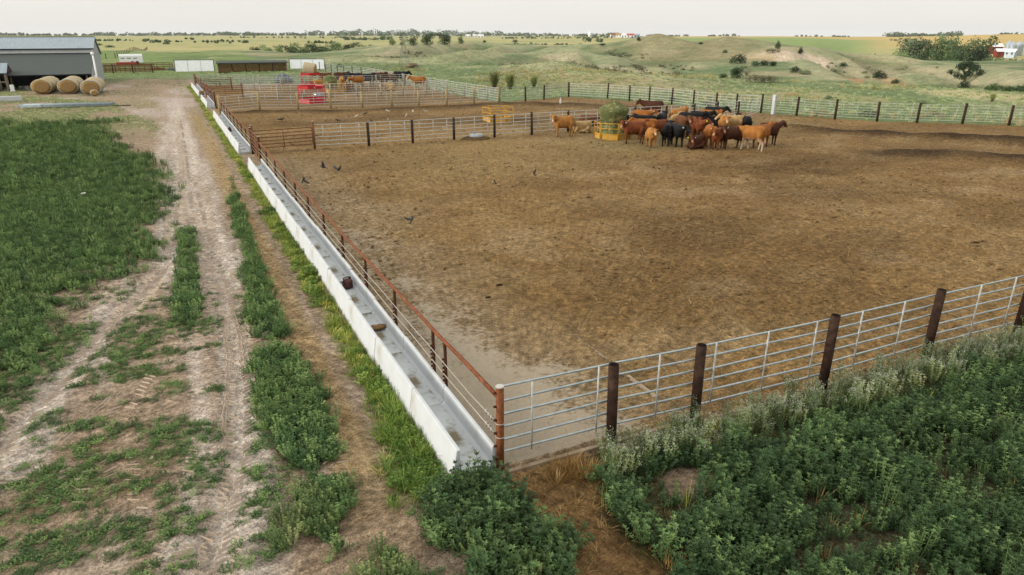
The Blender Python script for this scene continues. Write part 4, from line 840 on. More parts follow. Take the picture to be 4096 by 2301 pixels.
fence('panel_fence', [(0, 0), (2.06, -.04), (3.78, -.1), (6.86, -.17), (9.86, -.2), (12.95, -.25), (16, -.3), (19, -.35)], 'galvanised panel fence across the foreground with thick dark rusty posts', M_post, M_galv, posts=[(0, 0), (2.06, -.04), (3.78, -.1), (6.86, -.17), (9.86, -.2), (12.95, -.25), (16, -.3), (19, -.35)], ph=1.52, pr=.088, z0=.27, z1=1.43, rr=.021, vert=0, off=.1, hollow=True, skip=(0,), lean=.025, sides=16)
# uprights of the near fence sit on even spacing, independent of the posts
near = [o for o in COL.objects if o.get('label', '').startswith('galvanised panel fence across')][0]
for k in range(15):
    x = .58+1.19*k; y = -.04-.0175*x+.1; b = MB(); g = gz(x, y)-near.location.z; b.tube([(x, y-.03, g+.24), (x, y-.03, g+1.45)], .017, 6); b.build('upright', M_galvw, near, True)
panel([(XL(29.7), 29.75), (XL(33.6), 33.6)], 'short rusty panel in the bunk line between the near and middle bunks', M_rustp, 6, 1.4)
panel([(XL(62), 62.0), (XL(66), 66.1)], 'short rusty panel in the bunk line beside the tan post fence', M_rustp, 6, 1.4)
panel([(XL(73.5), 73.5), (XL(77.5), 77.5)], 'short rusty panel in the bunk line before the farthest bunks', M_rustp, 6, 1.4)
panel([(XL(95), 95), (XL(98.6), 98.6)], 'rusty panel closing the far end of the bunk line', M_rustp, 6, 1.4)
panel([(-.28, 33.75), (3.14, 33.75)], 'long rusty gate between the bunk line and the dark post fence', M_rustp, 6, 1.28, .3, .026, 1, (M_rustp, .075, 1.62), name='rusty_gate')
panel([(-.95, 73.3), (2.5, 72.6)], 'rusty gate at the left end of the pale post fence', M_rustp, 6, 1.3, .3, .026, 1, (M_rustp, .07, 1.55), name='rusty_gate')
panel([(-1.15, 84.6), (2.3, 85.2)], 'rusty gate beside the farthest bunks, behind two other gates', M_rustp, 6, 1.3, .3, .026, 1, (M_rustp, .07, 1.55), name='rusty_gate')
fence('panel_fence', [(3.14, 33.75), (37, 35.2)], 'galvanised panel fence with dark wood posts behind the herd and the yellow ring', M_dpost, M_galvw, posts=[(3.14, 33.75), (6.4, 33.75), (9.24, 33.9), (12.04, 33.95), (14.94, 34.0), (17.82, 34.2), (20.7, 34.25), (23.6, 34.3), (26.4, 34.4), (29.3, 34.5), (32.1, 34.7), (34.6, 34.95), (37, 35.2)], pr=.085, skip=(0,), vert=3)
fence('panel_fence', [(XL(57), 57.1), (25.3, 56.4)], 'galvanised panel fence with tan wood posts in front of the red feeder', M_tpost, M_galvw, posts=[(XL(57), 57.3), (2.6, 57.8), (5.9, 57.7), (8.8, 57.6), (11.6, 57.0), (14.4, 56.8), (16.9, 56.4), (19.6, 56.0), (22.4, 55.9), (25.3, 56.4)], pr=.10, vert=3, ph=1.5)
fence('panel_fence', [(2.5, 72.6), (24.4, 69)], 'galvanised panel fence with pale posts behind the empty red feeder', M_gpost, M_galvw, posts=[(2.5, 72.6), (5.8, 70.3), (8.5, 69.8), (11.2, 69.6), (14, 69.4), (16.6, 69), (19.1, 68.8), (21.9, 69), (24.5, 69.1)], pr=.09, skip=(0,))
fence('panel_fence', [(2.3, 85.2), (24, 84)], 'galvanised panel fence with pale posts running behind the baled red feeder', M_gpost, M_galvw, posts=[(2.3, 85.2), (4.9, 85), (8.1, 85.2), (11, 85), (14, 84.6), (17, 84.3), (20, 84), (23.8, 84)], pr=.09, skip=(0,))
fence('panel_fence', [(XL(93), 94), (12, 92.6)], 'farthest galvanised fence with pale posts, in front of the open shed', M_gpost, M_galvw, posts=[(-1.3, 93.9), (1.4, 93.7), (3.9, 92.9), (6.3, 92.6), (9.3, 92.6), (12, 92.6), (15, 94), (18.3, 97), (21.4, 98.5), (23.7, 99)], pr=.09, vert=2)
fence('panel_fence', [(25.3, 56.4), (24.4, 70), (23.9, 85), (24.1, 103)], 'long galvanised fence with pale posts beside the back pens, along the prairie', M_gpost, M_galvw, step=2.7, pr=.075, vert=2)
fence('panel_fence', [(24.1, 103), (21.9, 112.3), (20.5, 121), (20.2, 125)], 'galvanised fence with thin dark posts leading to the right windbreak panel', M_dpost, M_galvw, step=3.2, pr=.075, vert=0)
fence('panel_fence', [(25.3, 56.4), (28.2, 56.4), (31, 57.2), (35, 59.2)], 'fine galvanised fence with two dark posts behind the brown pen corner', M_dpost, M_galvw, posts=[(25.4, 56.5), (28.4, 56.6), (31, 57.5), (35, 59.3)], pr=.09, vert=2, rr=.014)
fence('panel_fence', [(35, 59.2), (41.8, 37.5)], 'long galvanised fence with dark posts along the prairie behind the herd', M_post, M_galvw, posts=[(34.9, 59.1), (37.4, 55.2), (38.2, 52.3), (39, 50), (39.8, 47.4), (40, 44.4), (40.2, 41.5), (40.8, 39.6), (41.8, 37.6)], pr=.085, vert=3, z1=1.42, ph=1.55)
fence('wire_fence', [(43, 34.8), (60, 10)], 'thin wire panel fence with dark posts along the prairie at the right', M_post, M_galvw, posts=[(41.9, 37.5), (43.05, 34.8), (44.1, 31.8), (46, 29.4), (47.65, 27.2), (49.9, 25.1), (52.1, 23), (54.4, 20.6), (56.8, 18), (59.3, 15)], pr=.095, vert=3, rr=.014, ph=1.5, rails=7, z1=1.38, skip=(0,))
panel([(37.6, 34.9), (41.3, 37.2)], 'galvanised gate standing half open beside the white post', M_galvw, 6, 1.3, .25, .02, 2, None, name='pipe_gate')
b = MB(); b.box((-.16, -.12, -.1), (.16, .12, 1.62)); o = b.build('white_post', M_post2, None, False, (42.2, 36.6, 0), .015); o.rotation_euler.z = .4; tag(o, 'stout white concrete post with two dark holes beside the open gate', 'post')
for z in (1.38, 1.08): b = MB(); b.tube([(-.0, -.125, z), (-.0, -.118, z)], .045, 10); b.build('hole', M_hole, o)
# ------------------------------------------------------------------ feeders, hay, waterer
def ring_pts(r, n, z, ph=0): return [(r*math.cos(2*PI*k/n+ph), r*math.sin(2*PI*k/n+ph), z) for k in range(n)]
def poly_band(b, r0, r1, z0, z1, n, ph=0, th=.02):
    o0 = ring_pts(r0, n, z0, ph); o1 = ring_pts(r1, n, z1, ph); i0 = ring_pts(r0-th, n, z0, ph); i1 = ring_pts(r1-th, n, z1, ph); v = o0+o1+i0+i1; f = []
    for k in range(n): q = (k+1) % n; f += [(k, q, n+q, n+k), (2*n+q, 2*n+k, 3*n+k, 3*n+q), (n+k, n+q, 3*n+q, 3*n+k), (q, k, 2*n+k, 2*n+q)]
    b.add(v, f)
def bale_ring(loc, label, n=8, R=1.2, ph=.2, hgt=1.05, bars=False):
    t = thing('bale_ring', label, 'hay feeder', loc); b = MB(); poly_band(b, R, R*.985, 0, .36, n, ph); b.build('skirt', M_yels, t)
    b = MB()
    for z in (.38, .72, hgt): p = ring_pts(R, n, z, ph); b.tube(p+[p[0]], .026, 6)
    b.build('hoop_rails', M_yel, t, True)
    for k in range(n):
        b = MB(); a = 2*PI*k/n+ph
        for e in (-.035, .035): b.tube([((R+.01)*math.cos(a+e), (R+.01)*math.sin(a+e), .02), ((R+.01)*math.cos(a+e), (R+.01)*math.sin(a+e), hgt+.03)], .022, 6)
        b.build('upright', M_yel, t, True)
    for k in range(n):
        a0, a1 = 2*PI*k/n+ph, 2*PI*(k+1)/n+ph; x = R*(math.cos(a0)+math.cos(a1))/2; y = R*(math.sin(a0)+math.sin(a1))/2
        if bars: b = MB(); b.tube([(x, y, .36), (x, y, hgt)], .016, 5); b.build('bar', M_yel, t, True)
    return t
M_hayg = mat('green_hay', A('#7c8357'), A('#565f38'), 18, .95, .1, 0, .03, .3, .7, A('#b0a878'), 3, (.5, .72))
M_hayb = mat('tan_bale_end', A('#b6986a', 1.1), A('#917448', 1.1), 22, .95, .1, 0, .03, .3, .7, A('#c0a265'), 4, (.55, .75))
M_hayn = mat('netted_bale_side', A('#bfb294', 1.15), A('#a99a78', 1.15), 12, .9, .15, 0, .015, .3, .7, A('#c8c0aa'), 3, (.55, .75))
M_net = mat('white_net_wrap', A('#c9ced0', .9), A('#b4b4a8'), 9, .8, .2)
M_hays = leafmat('hay_wisp', A('#87895a'), A('#646b3f'), A('#b3a973'), .9, .1, 2)
def hay_pile(loc, rz, prof, label, wisp=900, seed=1):
    r = random.Random(seed); t = thing('hay_bale', label, 'hay bale', loc, rz); b = MB(); rings = []
    for z, q in prof: rings.append([(q*math.cos(2*PI*k/22)*r.uniform(.93, 1.07), q*math.sin(2*PI*k/22)*r.uniform(.93, 1.07), z+r.gauss(0, .02)) for k in range(22)])
    b.loft(rings); b.build('hay_core', M_hayg, t, True); g = MB()
    for k in range(wisp):
        i = r.randrange(len(prof)-1); f = r.random(); z = prof[i][0]+(prof[i+1][0]-prof[i][0])*f; q = prof[i][1]+(prof[i+1][1]-prof[i][1])*f; a = r.uniform(0, 6.28); p = Vector((q*math.cos(a), q*math.sin(a), z)); d = Vector((math.cos(a)*.7+r.gauss(0, .6), math.sin(a)*.7+r.gauss(0, .6), r.gauss(-.1, .6)))
        leaf(g, p, d, r.uniform(.1, .26), .014)
    g.build('loose_hay', M_hays, t)
bale_ring((21.85, 30.4, 0), 'yellow steel bale ring around a green bale beside the herd', 6, 1.18, .3, 1.05, True)
hay_pile((22.0, 30.6, 0), 0, [(.02, .95), (.3, .9), (.75, .74), (1.1, .74), (1.25, .84), (1.55, .9), (1.75, .99), (1.9, .95), (2.02, .74), (2.15, .5), (2.25, .34), (2.3, .1)], 'shaggy green hay bale standing inside the yellow ring by the herd', 1500)
bale_ring((18.75, 42.0, 0), 'empty yellow bale ring standing alone in the middle pen', 6, 1.2, -.35, 1.1)
bale_ring((13.1, 76.4, 0), 'yellow bale ring around a green bale behind the empty red feeder', 8, 1.3, .1, 1.05)
hay_pile((12.6, 76.6, 0), 0, [(.02, .8), (.4, .85), (1.2, .8), (1.7, .74), (1.85, .5), (1.92, .15)], 'round green hay bale inside the far yellow ring', 500, 4)
def red_feeder(loc, label, R=1.35, rz=.15):
    t = thing('cone_feeder', label, 'hay feeder', loc, rz); n = 6
    b = MB(); poly_band(b, R, R*.98, 0, .46, n, 0, .03); b.build('skirt', M_red, t)
    b = MB(); poly_band(b, R*.98, R*1.0, 1.38, 1.66, n, 0, .03); b.build('top_band', M_red, t)
    for k in range(n):
        for e in (-.1, .1): a = 2*PI*k/n; p = Vector((math.cos(a)*R*.95, math.sin(a)*R*.95, 0))+Vector((-math.sin(a), math.cos(a), 0))*e*1.4; b = MB(); b.tube([(p.x, p.y, .4), (p.x, p.y, 1.4)], .03, 6); b.build('bar', M_red, t, True)
    return t
t = red_feeder((8.35, 64.3, 0), 'empty bright red hay feeder standing behind the tan post fence', 1.4, .12)
b = MB(); b.box((-.1, -1.27, 1.44), (.02, -1.2, 1.56)); b.build('badge', M_cap, t)
red_feeder((12.4, 88.6, 0), 'bright red hay feeder with a tan round bale tilted on top', 1.4, .3)
def round_bale(loc, rz, R, L, label, group, tilt=0, roll=0, net=True):
    t = thing('round_bale', label, 'hay bale', loc, rz, group); b = MB(); r = random.Random(int(loc[0]*97+loc[1]*13)); n = 28; sg = [r.uniform(.97, 1.02) for k in range(n)]
    def ring(y, q): return [(q*math.cos(2*PI*k/n)*sg[k], y, max(-R*.94, q*math.sin(2*PI*k/n)*sg[k])) for k in range(n)]
    b.loft([ring(-L/2+.0, R*.9), ring(-L/2+.03, R*.985), ring(-L/2+.12, R), ring(L/2-.12, R), ring(L/2-.03, R*.985), ring(L/2, R*.9)], False); b.build('bale_side', M_hayn, t, True)
    for y, s in ((-L/2, -1), (L/2, 1)):
        e = MB(); e.loft([ring(y, R*.9), ring(y+s*.03, R*.6), ring(y+s*.01, R*.25), ring(y+s*.015, R*.03)]); e.build('bale_end', M_hayb, t, True)
    if net: w = MB(); w.loft([ring(-L/2+.005, R*.93), ring(-L/2+.025, R*1.004), ring(-L/2+.15, R*1.012), ring(-L/2+.17, R*.99)], False); w.build('net_wrap', M_net, t, True)
    t.rotation_euler = (tilt, roll, rz); t.scale = (1.1, 1, .88) if not tilt else (1, 1, 1); return t
for i, (x0, y0, nb, nm) in enumerate(((-17.75, 88.2, 5, 'left'), (-15.15, 87.4, 5, 'middle'), (-12.6, 84.4, 5, 'right'))):
    for k in range(nb):
        d = 1.54*k; a = .03
        round_bale((x0+.0*d+random.uniform(-.05, .05), y0+d, .82), a, .94, 1.48, ['front round bale of the %s row, its tan end facing the yard', 'second round bale of the %s row beside the barn', 'third round bale in the middle of the %s row', 'fourth round bale of the %s row, close to the barn', 'last round bale of the %s row under the barn eave'][k] % nm, 'round hay bales in rows before the barn', net=(i > 0 and k == 0))
round_bale((-12.2, 82.6, .34), .1, .38, .7, 'small round bale lying before the right row of big bales', None)
round_bale((12.4, 88.6, 2.1), 1.2, .8, 1.5, 'tan round bale sitting tilted on top of the far red feeder', None, .18, .2, False)
b = MB(); b.box((-.3, -.42, 0), (.3, .42, .42)); tag(b.build('square_bale', M_hayb, None, False, (XL(77)-.38, 77.3, .16), .04), 'small square straw bale sitting across the farthest bunks', 'straw bale')
# tyre waterer
t = thing('tyre_waterer', 'low white rimmed round waterer set in a mound by the dark post fence', 'waterer', (13.5, 34.05+.6-.9, 0)); n = 28
b = MB(); rings = [[(q*math.cos(2*PI*k/n), q*math.sin(2*PI*k/n), z) for k in range(n)] for q, z in ((.42, 0), (.46, .22), (.44, .32), (.39, .36), (.31, .34), (.28, .27))]; b.loft(rings, False); b.build('basin', mat('white_basin', A('#c9cdd2', .9), A('#a9adb2'), 6, .6), t, True)
b = MB(); b.tube([(0, 0, .28), (0, 0, .335)], .30, 28); b.build('water', mat('trough_water', A('#2a3338'), A('#20282c'), 3, .08, .5), t)
b = MB(); b.loft([[(q*math.cos(2*PI*k/24)*random.uniform(.9, 1.1), q*math.sin(2*PI*k/24)*random.uniform(.9, 1.1), z) for k in range(24)] for q, z in ((1.1, -.04), (.8, .12), (.48, .2))]); b.build('mound', mat('mound_dirt', A('#6e5a3c'), A('#4d3d28'), 9, .95, .1, 0, .03), t, True)
# small things in the back pens
b = MB(); b.loft([[(q*math.cos(2*PI*k/20), q*math.sin(2*PI*k/20), z) for k in range(20)] for q, z in ((1.25, 0), (1.35, .55), (1.3, .6), (1.0, .62), (.85, .95), (.4, 1.2), (.05, 1.25))]); M_tank = mat('dark_blue_plastic', A('#34566c'), A('#24404f'), 3, .5, .4, 0, 0, .35, .65, A('#44697a'), 1.5, (.6, .75))
tag(b.build('blue_tank', M_tank, None, True, (10.0, 96.4, 0)), 'dark blue dome shaped feed tub behind the farthest pale post fence', 'feed tub')
b = MB(); b.loft([ring_pts(.6, 18, 0), ring_pts(.66, 18, .42), ring_pts(.62, 18, .42), ring_pts(.57, 18, .1)]); tag(b.build('steel_tub', M_galv, None, True, (10.2, 70.9, 0)), 'pale steel water tub behind the right side of the empty red feeder', 'water tub')

# ------------------------------------------------------------------ farm yard buildings
M_rib = mat('white_corrugated_sheet', A('#ffffff', 1.35), A('#eaf3f9', 1.35), 1.2, .4, .5, .0, 0, .35, .65, A('#c4d6e2', 1.3), 2.5, (.6, .75), (1, 1, 6))
M_frame = mat('dark_steel_frame', A('#4a4438'), A('#35302a'), 8, .8)
M_roofb = mat('blue_grey_metal_roof', A('#a8b7c1'), A('#97a7b3'), 1.5, .5, .4, .2, 0, .35, .65, A('#8597a4'), .6, (.55, .75), (5, .4, .4))
M_white = mat('white_painted_metal', A('#f2f5f6', 1.3), A('#e4e9ec', 1.3), 2, .5, .4, 0, 0, .35, .65)
M_shing = mat('grey_shingle', A('#646b68'), A('#4e5452'), 16, .9, .15, 0, .01, .35, .65, A('#7b7f7b'), 4, (.6, .8))
M_dark = mat('dark_barn_board', A('#2e3230'), A('#23262a'), 4, .95, .1)
M_board = mat('grey_weathered_board', A('#a59a88'), A('#857a69'), 8, .9, .15, 0, .004, stretch=(1, 1, .2))
M_brown = mat('brown_plank_wall', A('#a8744a', 1.6), A('#7c5030', 1.6), 3, .85, .2, 0, .006, .35, .65, A('#c0905f', 1.6), 1.2, (.55, .75), (.3, 1, 9))
t = thing('barn', 'long grey barn with a shingled lean-to and white clerestory behind the hay bales', 'barn', (-13.5, 96, 0))
def bx(m, a, c, name, par=None, bev=0): b = MB(); b.box(a, c); return b.build(name, m, par or t, False, None, bev)
def slab(m, y0, z0, y1, z1, x0, x1, th, name, par=None):
    b = MB(); b.prism([(y0, z0), (y1, z1), (y1, z1+th), (y0, z0+th)], x0, x1, 'x'); return b.build(name, m, par or t)
slab(M_shing, -.2, 1.66, 9.0, 3.92, -32, .15, .09, 'lean_to_roof'); bx(M_dark, (-32, -.22, 1.58), (.15, -.15, 1.74), 'eave_board')
bx(M_white, (-32, 9.05, 3.6), (0, 9.3, 4.62), 'clerestory_wall'); bx(M_dark, (-32, 8.98, 3.96), (0, 9.04, 4.06), 'flashing_strip')
slab(M_roofb, 8.8, 4.56, 14, 6.0, -32, .2, .07, 'main_roof'); slab(M_roofb, 14.005, 6.0, 20, 3.6, -32, .2, .07, 'rear_roof'); bx(M_dark, (-32, 13.9, 6.07), (.22, 14.1, 6.13), 'ridge_cap'); bx(M_dark, (-32, 8.66, 4.5), (.2, 8.79, 4.64), 'gutter')
b = MB(); b.prism([(.5, 0), (20, 0), (20, 3.58), (14, 5.98), (9.32, 4.6), (9.32, 3.9), (.5, 1.78)], -.12, -.02, 'x'); b.build('end_wall', mat('pale_grey_siding', A('#b4bcbc'), A('#9ea6a6'), 2, .7, .3), t)
bx(M_dark, (-32, 6.0, 0), (-.2, 6.1, 3.0), 'back_wall'); bx(M_dark, (-.02, -.1, 0), (.08, .5, 1.7), 'corner_trim')
for k in range(7): bx(M_board, (-4.6*k-.5, .02, 0), (-4.6*k-.32, .2, 1.72), 'post')
b = MB(); b.tube([(.9, -5.6, 0), (.9, -5.6, 4.25)], .09, 12); b.ball((.9, -5.6, 4.28), .2, 10, 6); tag(b.build('tall_white_pole', M_white, None, True, (-13.2, 95.9, 0)), 'tall white pole with a round head at the right end of the barn', 'pole')
b = MB(); b.box((-.07, -.02, 0), (.07, .02, 2.0)); o = b.build('leaning_board', M_white, None, False, (-11.75, 89.3, 0)); o.rotation_euler = (.1, -.32, 0); tag(o, 'pale board leaning against the right row of bales', 'board')
t = thing('lean_shed', 'small shed with a blue grey roof and open timber posts left of the bales', 'shed', (-21.9, 95.2, 0))
b = MB(); b.prism([(-1.0, 2.05), (0.9, 3.1), (.9, 3.18), (-1.0, 2.13)], -6, 0, 'x'); b.build('roof', M_roofb, t); b = MB(); b.prism([(.9, 3.1), (2.6, 2.15), (2.6, 2.23), (.9, 3.18)], -6, 0, 'x'); b.build('rear_roof', M_roofb, t); b = MB(); b.prism([(-.8, 2.1), (.9, 3.08), (2.4, 2.2)], -.22, -.1, 'x'); b.build('gable', mat('reddish_gable', A('#6b4238'), A('#54332c'), 4, .9), t)
for x, y in ((-.3, -.7), (-.3, .2), (-.3, 2.3), (-5.8, -.7), (-3, -.7)): b = MB(); b.box((x-.07, y-.07, 0), (x+.07, y+.07, 2.2)); b.build('post', M_board, t)
b = MB(); b.box((-5.8, -.8, 1.0), (-.3, -.77, 1.15)); b.build('crossbar', M_board, t)
b = MB(); b.box((-.2, -.15, 0), (.2, .15, .75)); b.box((-.28, -.2, .0), (.28, .2, .06)); tag(b.build('white_tank', M_white, None, False, (-21.7, 94.2, 0), .03), 'small white upright container at the foot of the shed posts', 'container')
b = MB(); [b.box((x, 0, 0), (x+w_, .5, h)) for x, w_, h in ((0, .5, .35), (.7, .4, .3), (1.5, .9, .22), (3.0, 1.3, .5))]; tag(b.build('junk_pile', mat('dark_junk', A('#3a3b38'), A('#8e8c80'), 2.2, .9), None, False, (-24.2, 95.2, 0)), 'dark clutter lying on the ground around the small shed', 'clutter')
b = MB(); b.loft([[(-2.6, -.4, 0), (2.6, -.4, 0), (2.6, .4, 0), (-2.6, .4, 0)], [(-2.55, -.4, .52), (2.55, -.4, .52), (2.55, .4, .52), (-2.55, .4, .52)], [(-2.5, -.3, .52), (2.5, -.3, .52), (2.5, .3, .52), (-2.5, .3, .52)], [(-2.5, -.2, .2), (2.5, -.2, .2), (2.5, .2, .2), (-2.5, .2, .2)]]); tag(b.build('concrete_trough', M_con, None, False, (-21.0, 78.6, 0), .02), 'lone white concrete trough lying on the grass at the left edge', 'trough')
# stacked galvanised panels
M_stack = mat('dull_galvanised_pipe', A('#a9b7bc'), A('#8b999f'), 6, .5, .4, .3)
t = thing('stacked_panels', 'flat stack of galvanised fence panels lying on the grass before the hay bales', 'panel stack', (-13.4, 69.6, 0), -.2)
for k in range(3):
    b = MB()
    for q in range(6): y = -.75+q*.3; b.tube([(-3.9, y, .12+k*.085), (3.9, y, .12+k*.085)], .03, 6)
    for x in (-3.8, -1.9, 0, 1.9, 3.8): b.tube([(x, -.78, .14+k*.085), (x, .78, .14+k*.085)], .026, 6)
    b.build('panel', M_stack, t, True)
b = MB(); b.tube([(-.75, 0, .06), (.75, .2, .05)], .045, 6); tag(b.build('fallen_pole', M_dpost, None, True, (-8.8, 68.3, 0)), 'short dark pole lying on the grass right of the stacked panels', 'pole')
# windbreaks and shed
def windbreak(x0, y0, x1, y1, z0, z1, label):
    t = thing('windbreak_panel', label, 'windbreak', (x0, y0, 0), math.atan2(y1-y0, x1-x0)); t.rotation_euler.x = -.28; L = math.hypot(x1-x0, y1-y0)
    b = MB(); n = 13
    for k in range(n): z = z0+(z1-z0)*k/n; h = (z1-z0)/n; b.prism([(0, z), (-.03, z+h*.3), (-.03, z+h*.6), (0, z+h*.98), (.03, z+h*.98), (.03, z)], .08, L-.08, 'x')
    b.build('corrugated_sheet', M_rib, t)
    b = MB(); b.box((0, -.06, z0-.05), (L, .06, z0)); b.box((0, -.06, z1), (L, .06, z1+.06)); b.build('frame_rail', M_frame, t)
    for k in range(4): x = (L-.1)*k/3; b = MB(); b.box((x, -.055 if k in (0, 3) else -.04, 0), (x+(.1 if k in (0, 3) else .035), .07, z1+.03)); b.build('frame_post', M_frame, t)
windbreak(-3.75, 131.9, 2.75, 131.2, .15, 2.15, 'white corrugated windbreak panel left of the open brown shed')
windbreak(15.4, 128.3, 21.6, 127.2, .15, 2.15, 'white corrugated windbreak panel right of the open brown shed')
t = thing('loafing_shed', 'long open fronted brown shed between the two white windbreak panels', 'shed', (2.95, 124.6, 0), -.04)
b = MB(); b.prism([(-.45, 1.72), (2.6, 1.98), (2.6, 2.05), (-.45, 1.79)], -.15, 11.6, 'x'); b.build('roof', M_shing, t); bx(M_shing, (-.1, -.52, 1.64), (11.55, -.46, 1.80), 'roof_edge')
b = MB()
for k in range(9): b.box((.05, 1.5+.004*(k % 2), .02+k*.2), (11.4, 1.56, .2+k*.2))
b.build('back_wall', M_brown, t); bx(M_brown, (0, 0, 0), (.08, 2.4, 1.7), 'side_wall'); bx(M_brown, (11.37, 0, 0), (11.45, 2.4, 1.7), 'side_wall')
for k in range(6): bx(M_board if k in (0, 5) else M_dpost, (.0+2.24*k, -.1, 0), (.14+2.24*k, .06, 1.66), 'post')
bx(M_frame, (0, -.3, -.02), (11.4, -.12, .16), 'sill_beam')
# corral left of the windbreak
fence('corral_fence', [(-16.2, 129.5), (-7.2, 129)], 'rusty corral panels with brown rails between the barn and the windbreak', M_rustd, M_rustp, step=2.6, rails=7, rr=.05, pr=.09, ph=1.5, vert=4)
fence('corral_fence', [(-16.2, 136), (-4, 135)], 'second row of rusty corral panels behind the first', M_rustp, M_rustp, step=3, rails=5, rr=.06, pr=.07, ph=1.4, vert=3)
b = MB(); b.loft([[(q*math.cos(2*PI*k/18)*1.2, q*math.sin(2*PI*k/18)*.8, z*random.uniform(.8, 1.1)) for k in range(18)] for q, z in ((1.3, 0), (1.1, .35), (.6, .6), (.05, .7))]); tag(b.build('dirt_heap', mat('brown_heap', A('#7d5230'), A('#5d3b21'), 4, .95), None, True, (-6.6, 139, 0)), 'brown heap beside the corral, left of the white windbreak', 'heap')
b = MB(); b.box((-.7, -.35, 0), (.7, .35, .5)); b.box((-.6, -.25, .5), (.6, .25, .62)); tag(b.build('pale_blue_tub', mat('pale_blue_plastic', A('#9fb7c4'), A('#86a0ae'), 3, .5), None, False, (-4.3, 137.5, 0), .04), 'small pale blue tub on the grass left of the windbreak', 'tub')
t = thing('livestock_trailer', 'white livestock trailer parked in the pasture behind the corral', 'trailer', (-12.1, 172, 0), .06)
b = MB(); b.loft([[(x, y, z) for y, z in ((-1.05, .5), (1.05, .5), (1.05, 1.9), (.8, 2.25), (-.8, 2.25), (-1.05, 1.9))] for x in (-2.4, 1.5, 2.2)]); b.build('body', M_white, t)
b = MB(); b.tube([(1.0, -1.1, .42), (1.0, -.85, .42)], .4, 14); b.build('wheel', M_blk, t); b = MB(); b.tube([(.1, -1.1, .42), (.1, -.85, .42)], .4, 14); b.build('wheel', M_blk, t)
for k in range(3): bx(M_dark, (-2.1+k*1.2, -1.062, 1.35), (-1.3+k*1.2, -1.056, 1.5), 'vent_slot')
b = MB(); b.box((-1.9, -.5, .25), (1.9, .5, .75)); [b.box((x-.06, -.45, 0), (x+.06, .45, .25)) for x in (-1.6, 0, 1.6)]; tag(b.build('red_bunk', M_red, None, False, (-13.0, 167, 0), .02), 'long red feed bunk standing in front of the white trailer', 'feed bunk')
fence('post_and_wire_fence', [hit(u, v)[:2] for u, v in ((385, 241), (462, 233), (530, 205), (590, 196))], 'thin line of dark posts crossing the green pasture behind the trailer', M_dpost, M_dpost, step=9, ph=1.4, pr=.09, rails=2, rr=.008, vert=0)
# windmill
wx, wy, wz, wr = hit(1618, 263); t = thing('windmill', 'old steel lattice windmill standing on the grassy hill', 'windmill', (wx, wy, wz)); Hh = 4.7; b = MB()
M_wm = mat('grey_windmill_steel', A('#8b9486'), A('#717a70'), 5, .6, .3, .4)
for s, q in ((-1, -1), (1, -1), (1, 1), (-1, 1)): b.tube([(s*.8, q*.8, 0), (s*.1, q*.1, Hh)], .032, 5)
for k in range(5):
    z = Hh*(k+1)/6; w_ = .8-.7*z/Hh; z2 = Hh*k/6; w2 = .8-.7*z2/Hh; c4 = [(-1, -1), (1, -1), (1, 1), (-1, 1)]
    for i in range(4): a, c = c4[i], c4[(i+1) % 4]; b.tube([(a[0]*w_, a[1]*w_, z), (c[0]*w_, c[1]*w_, z)], .018, 4); b.tube([(a[0]*w2, a[1]*w2, z2), (c[0]*w_, c[1]*w_, z)], .013, 4)
b.build('tower', M_wm, t); b = MB()
for k in range(12): a = 2*PI*k/12; b.add([(.12*math.cos(a), -.35, Hh+.2+.12*math.sin(a)), (.9*math.cos(a-.16), -.42, Hh+.2+.9*math.sin(a-.16)), (.9*math.cos(a+.16), -.28, Hh+.2+.9*math.sin(a+.16))], [(0, 1, 2)])
b.tube([(0, -.4, Hh+.2), (0, .5, Hh+.2)], .06, 6); b.build('wheel', M_wm, t); b = MB(); b.box((-.02, .5, Hh-.05), (.02, 1.5, Hh+.45)); b.build('tail_vane', M_wm, t)
b = MB(); b.loft([ring_pts(1.0, 14, 0), ring_pts(1.0, 14, .6), ring_pts(.95, 14, .6), ring_pts(.93, 14, .3)]); tag(b.build('stock_tank', mat('rusty_tank', A('#9a8a74'), A('#77654f'), 3, .8), None, True, (wx+.9, wy-1.6, gz(wx+.9, wy-1.6))), 'pale rusty stock tank at the foot of the windmill', 'water tank')
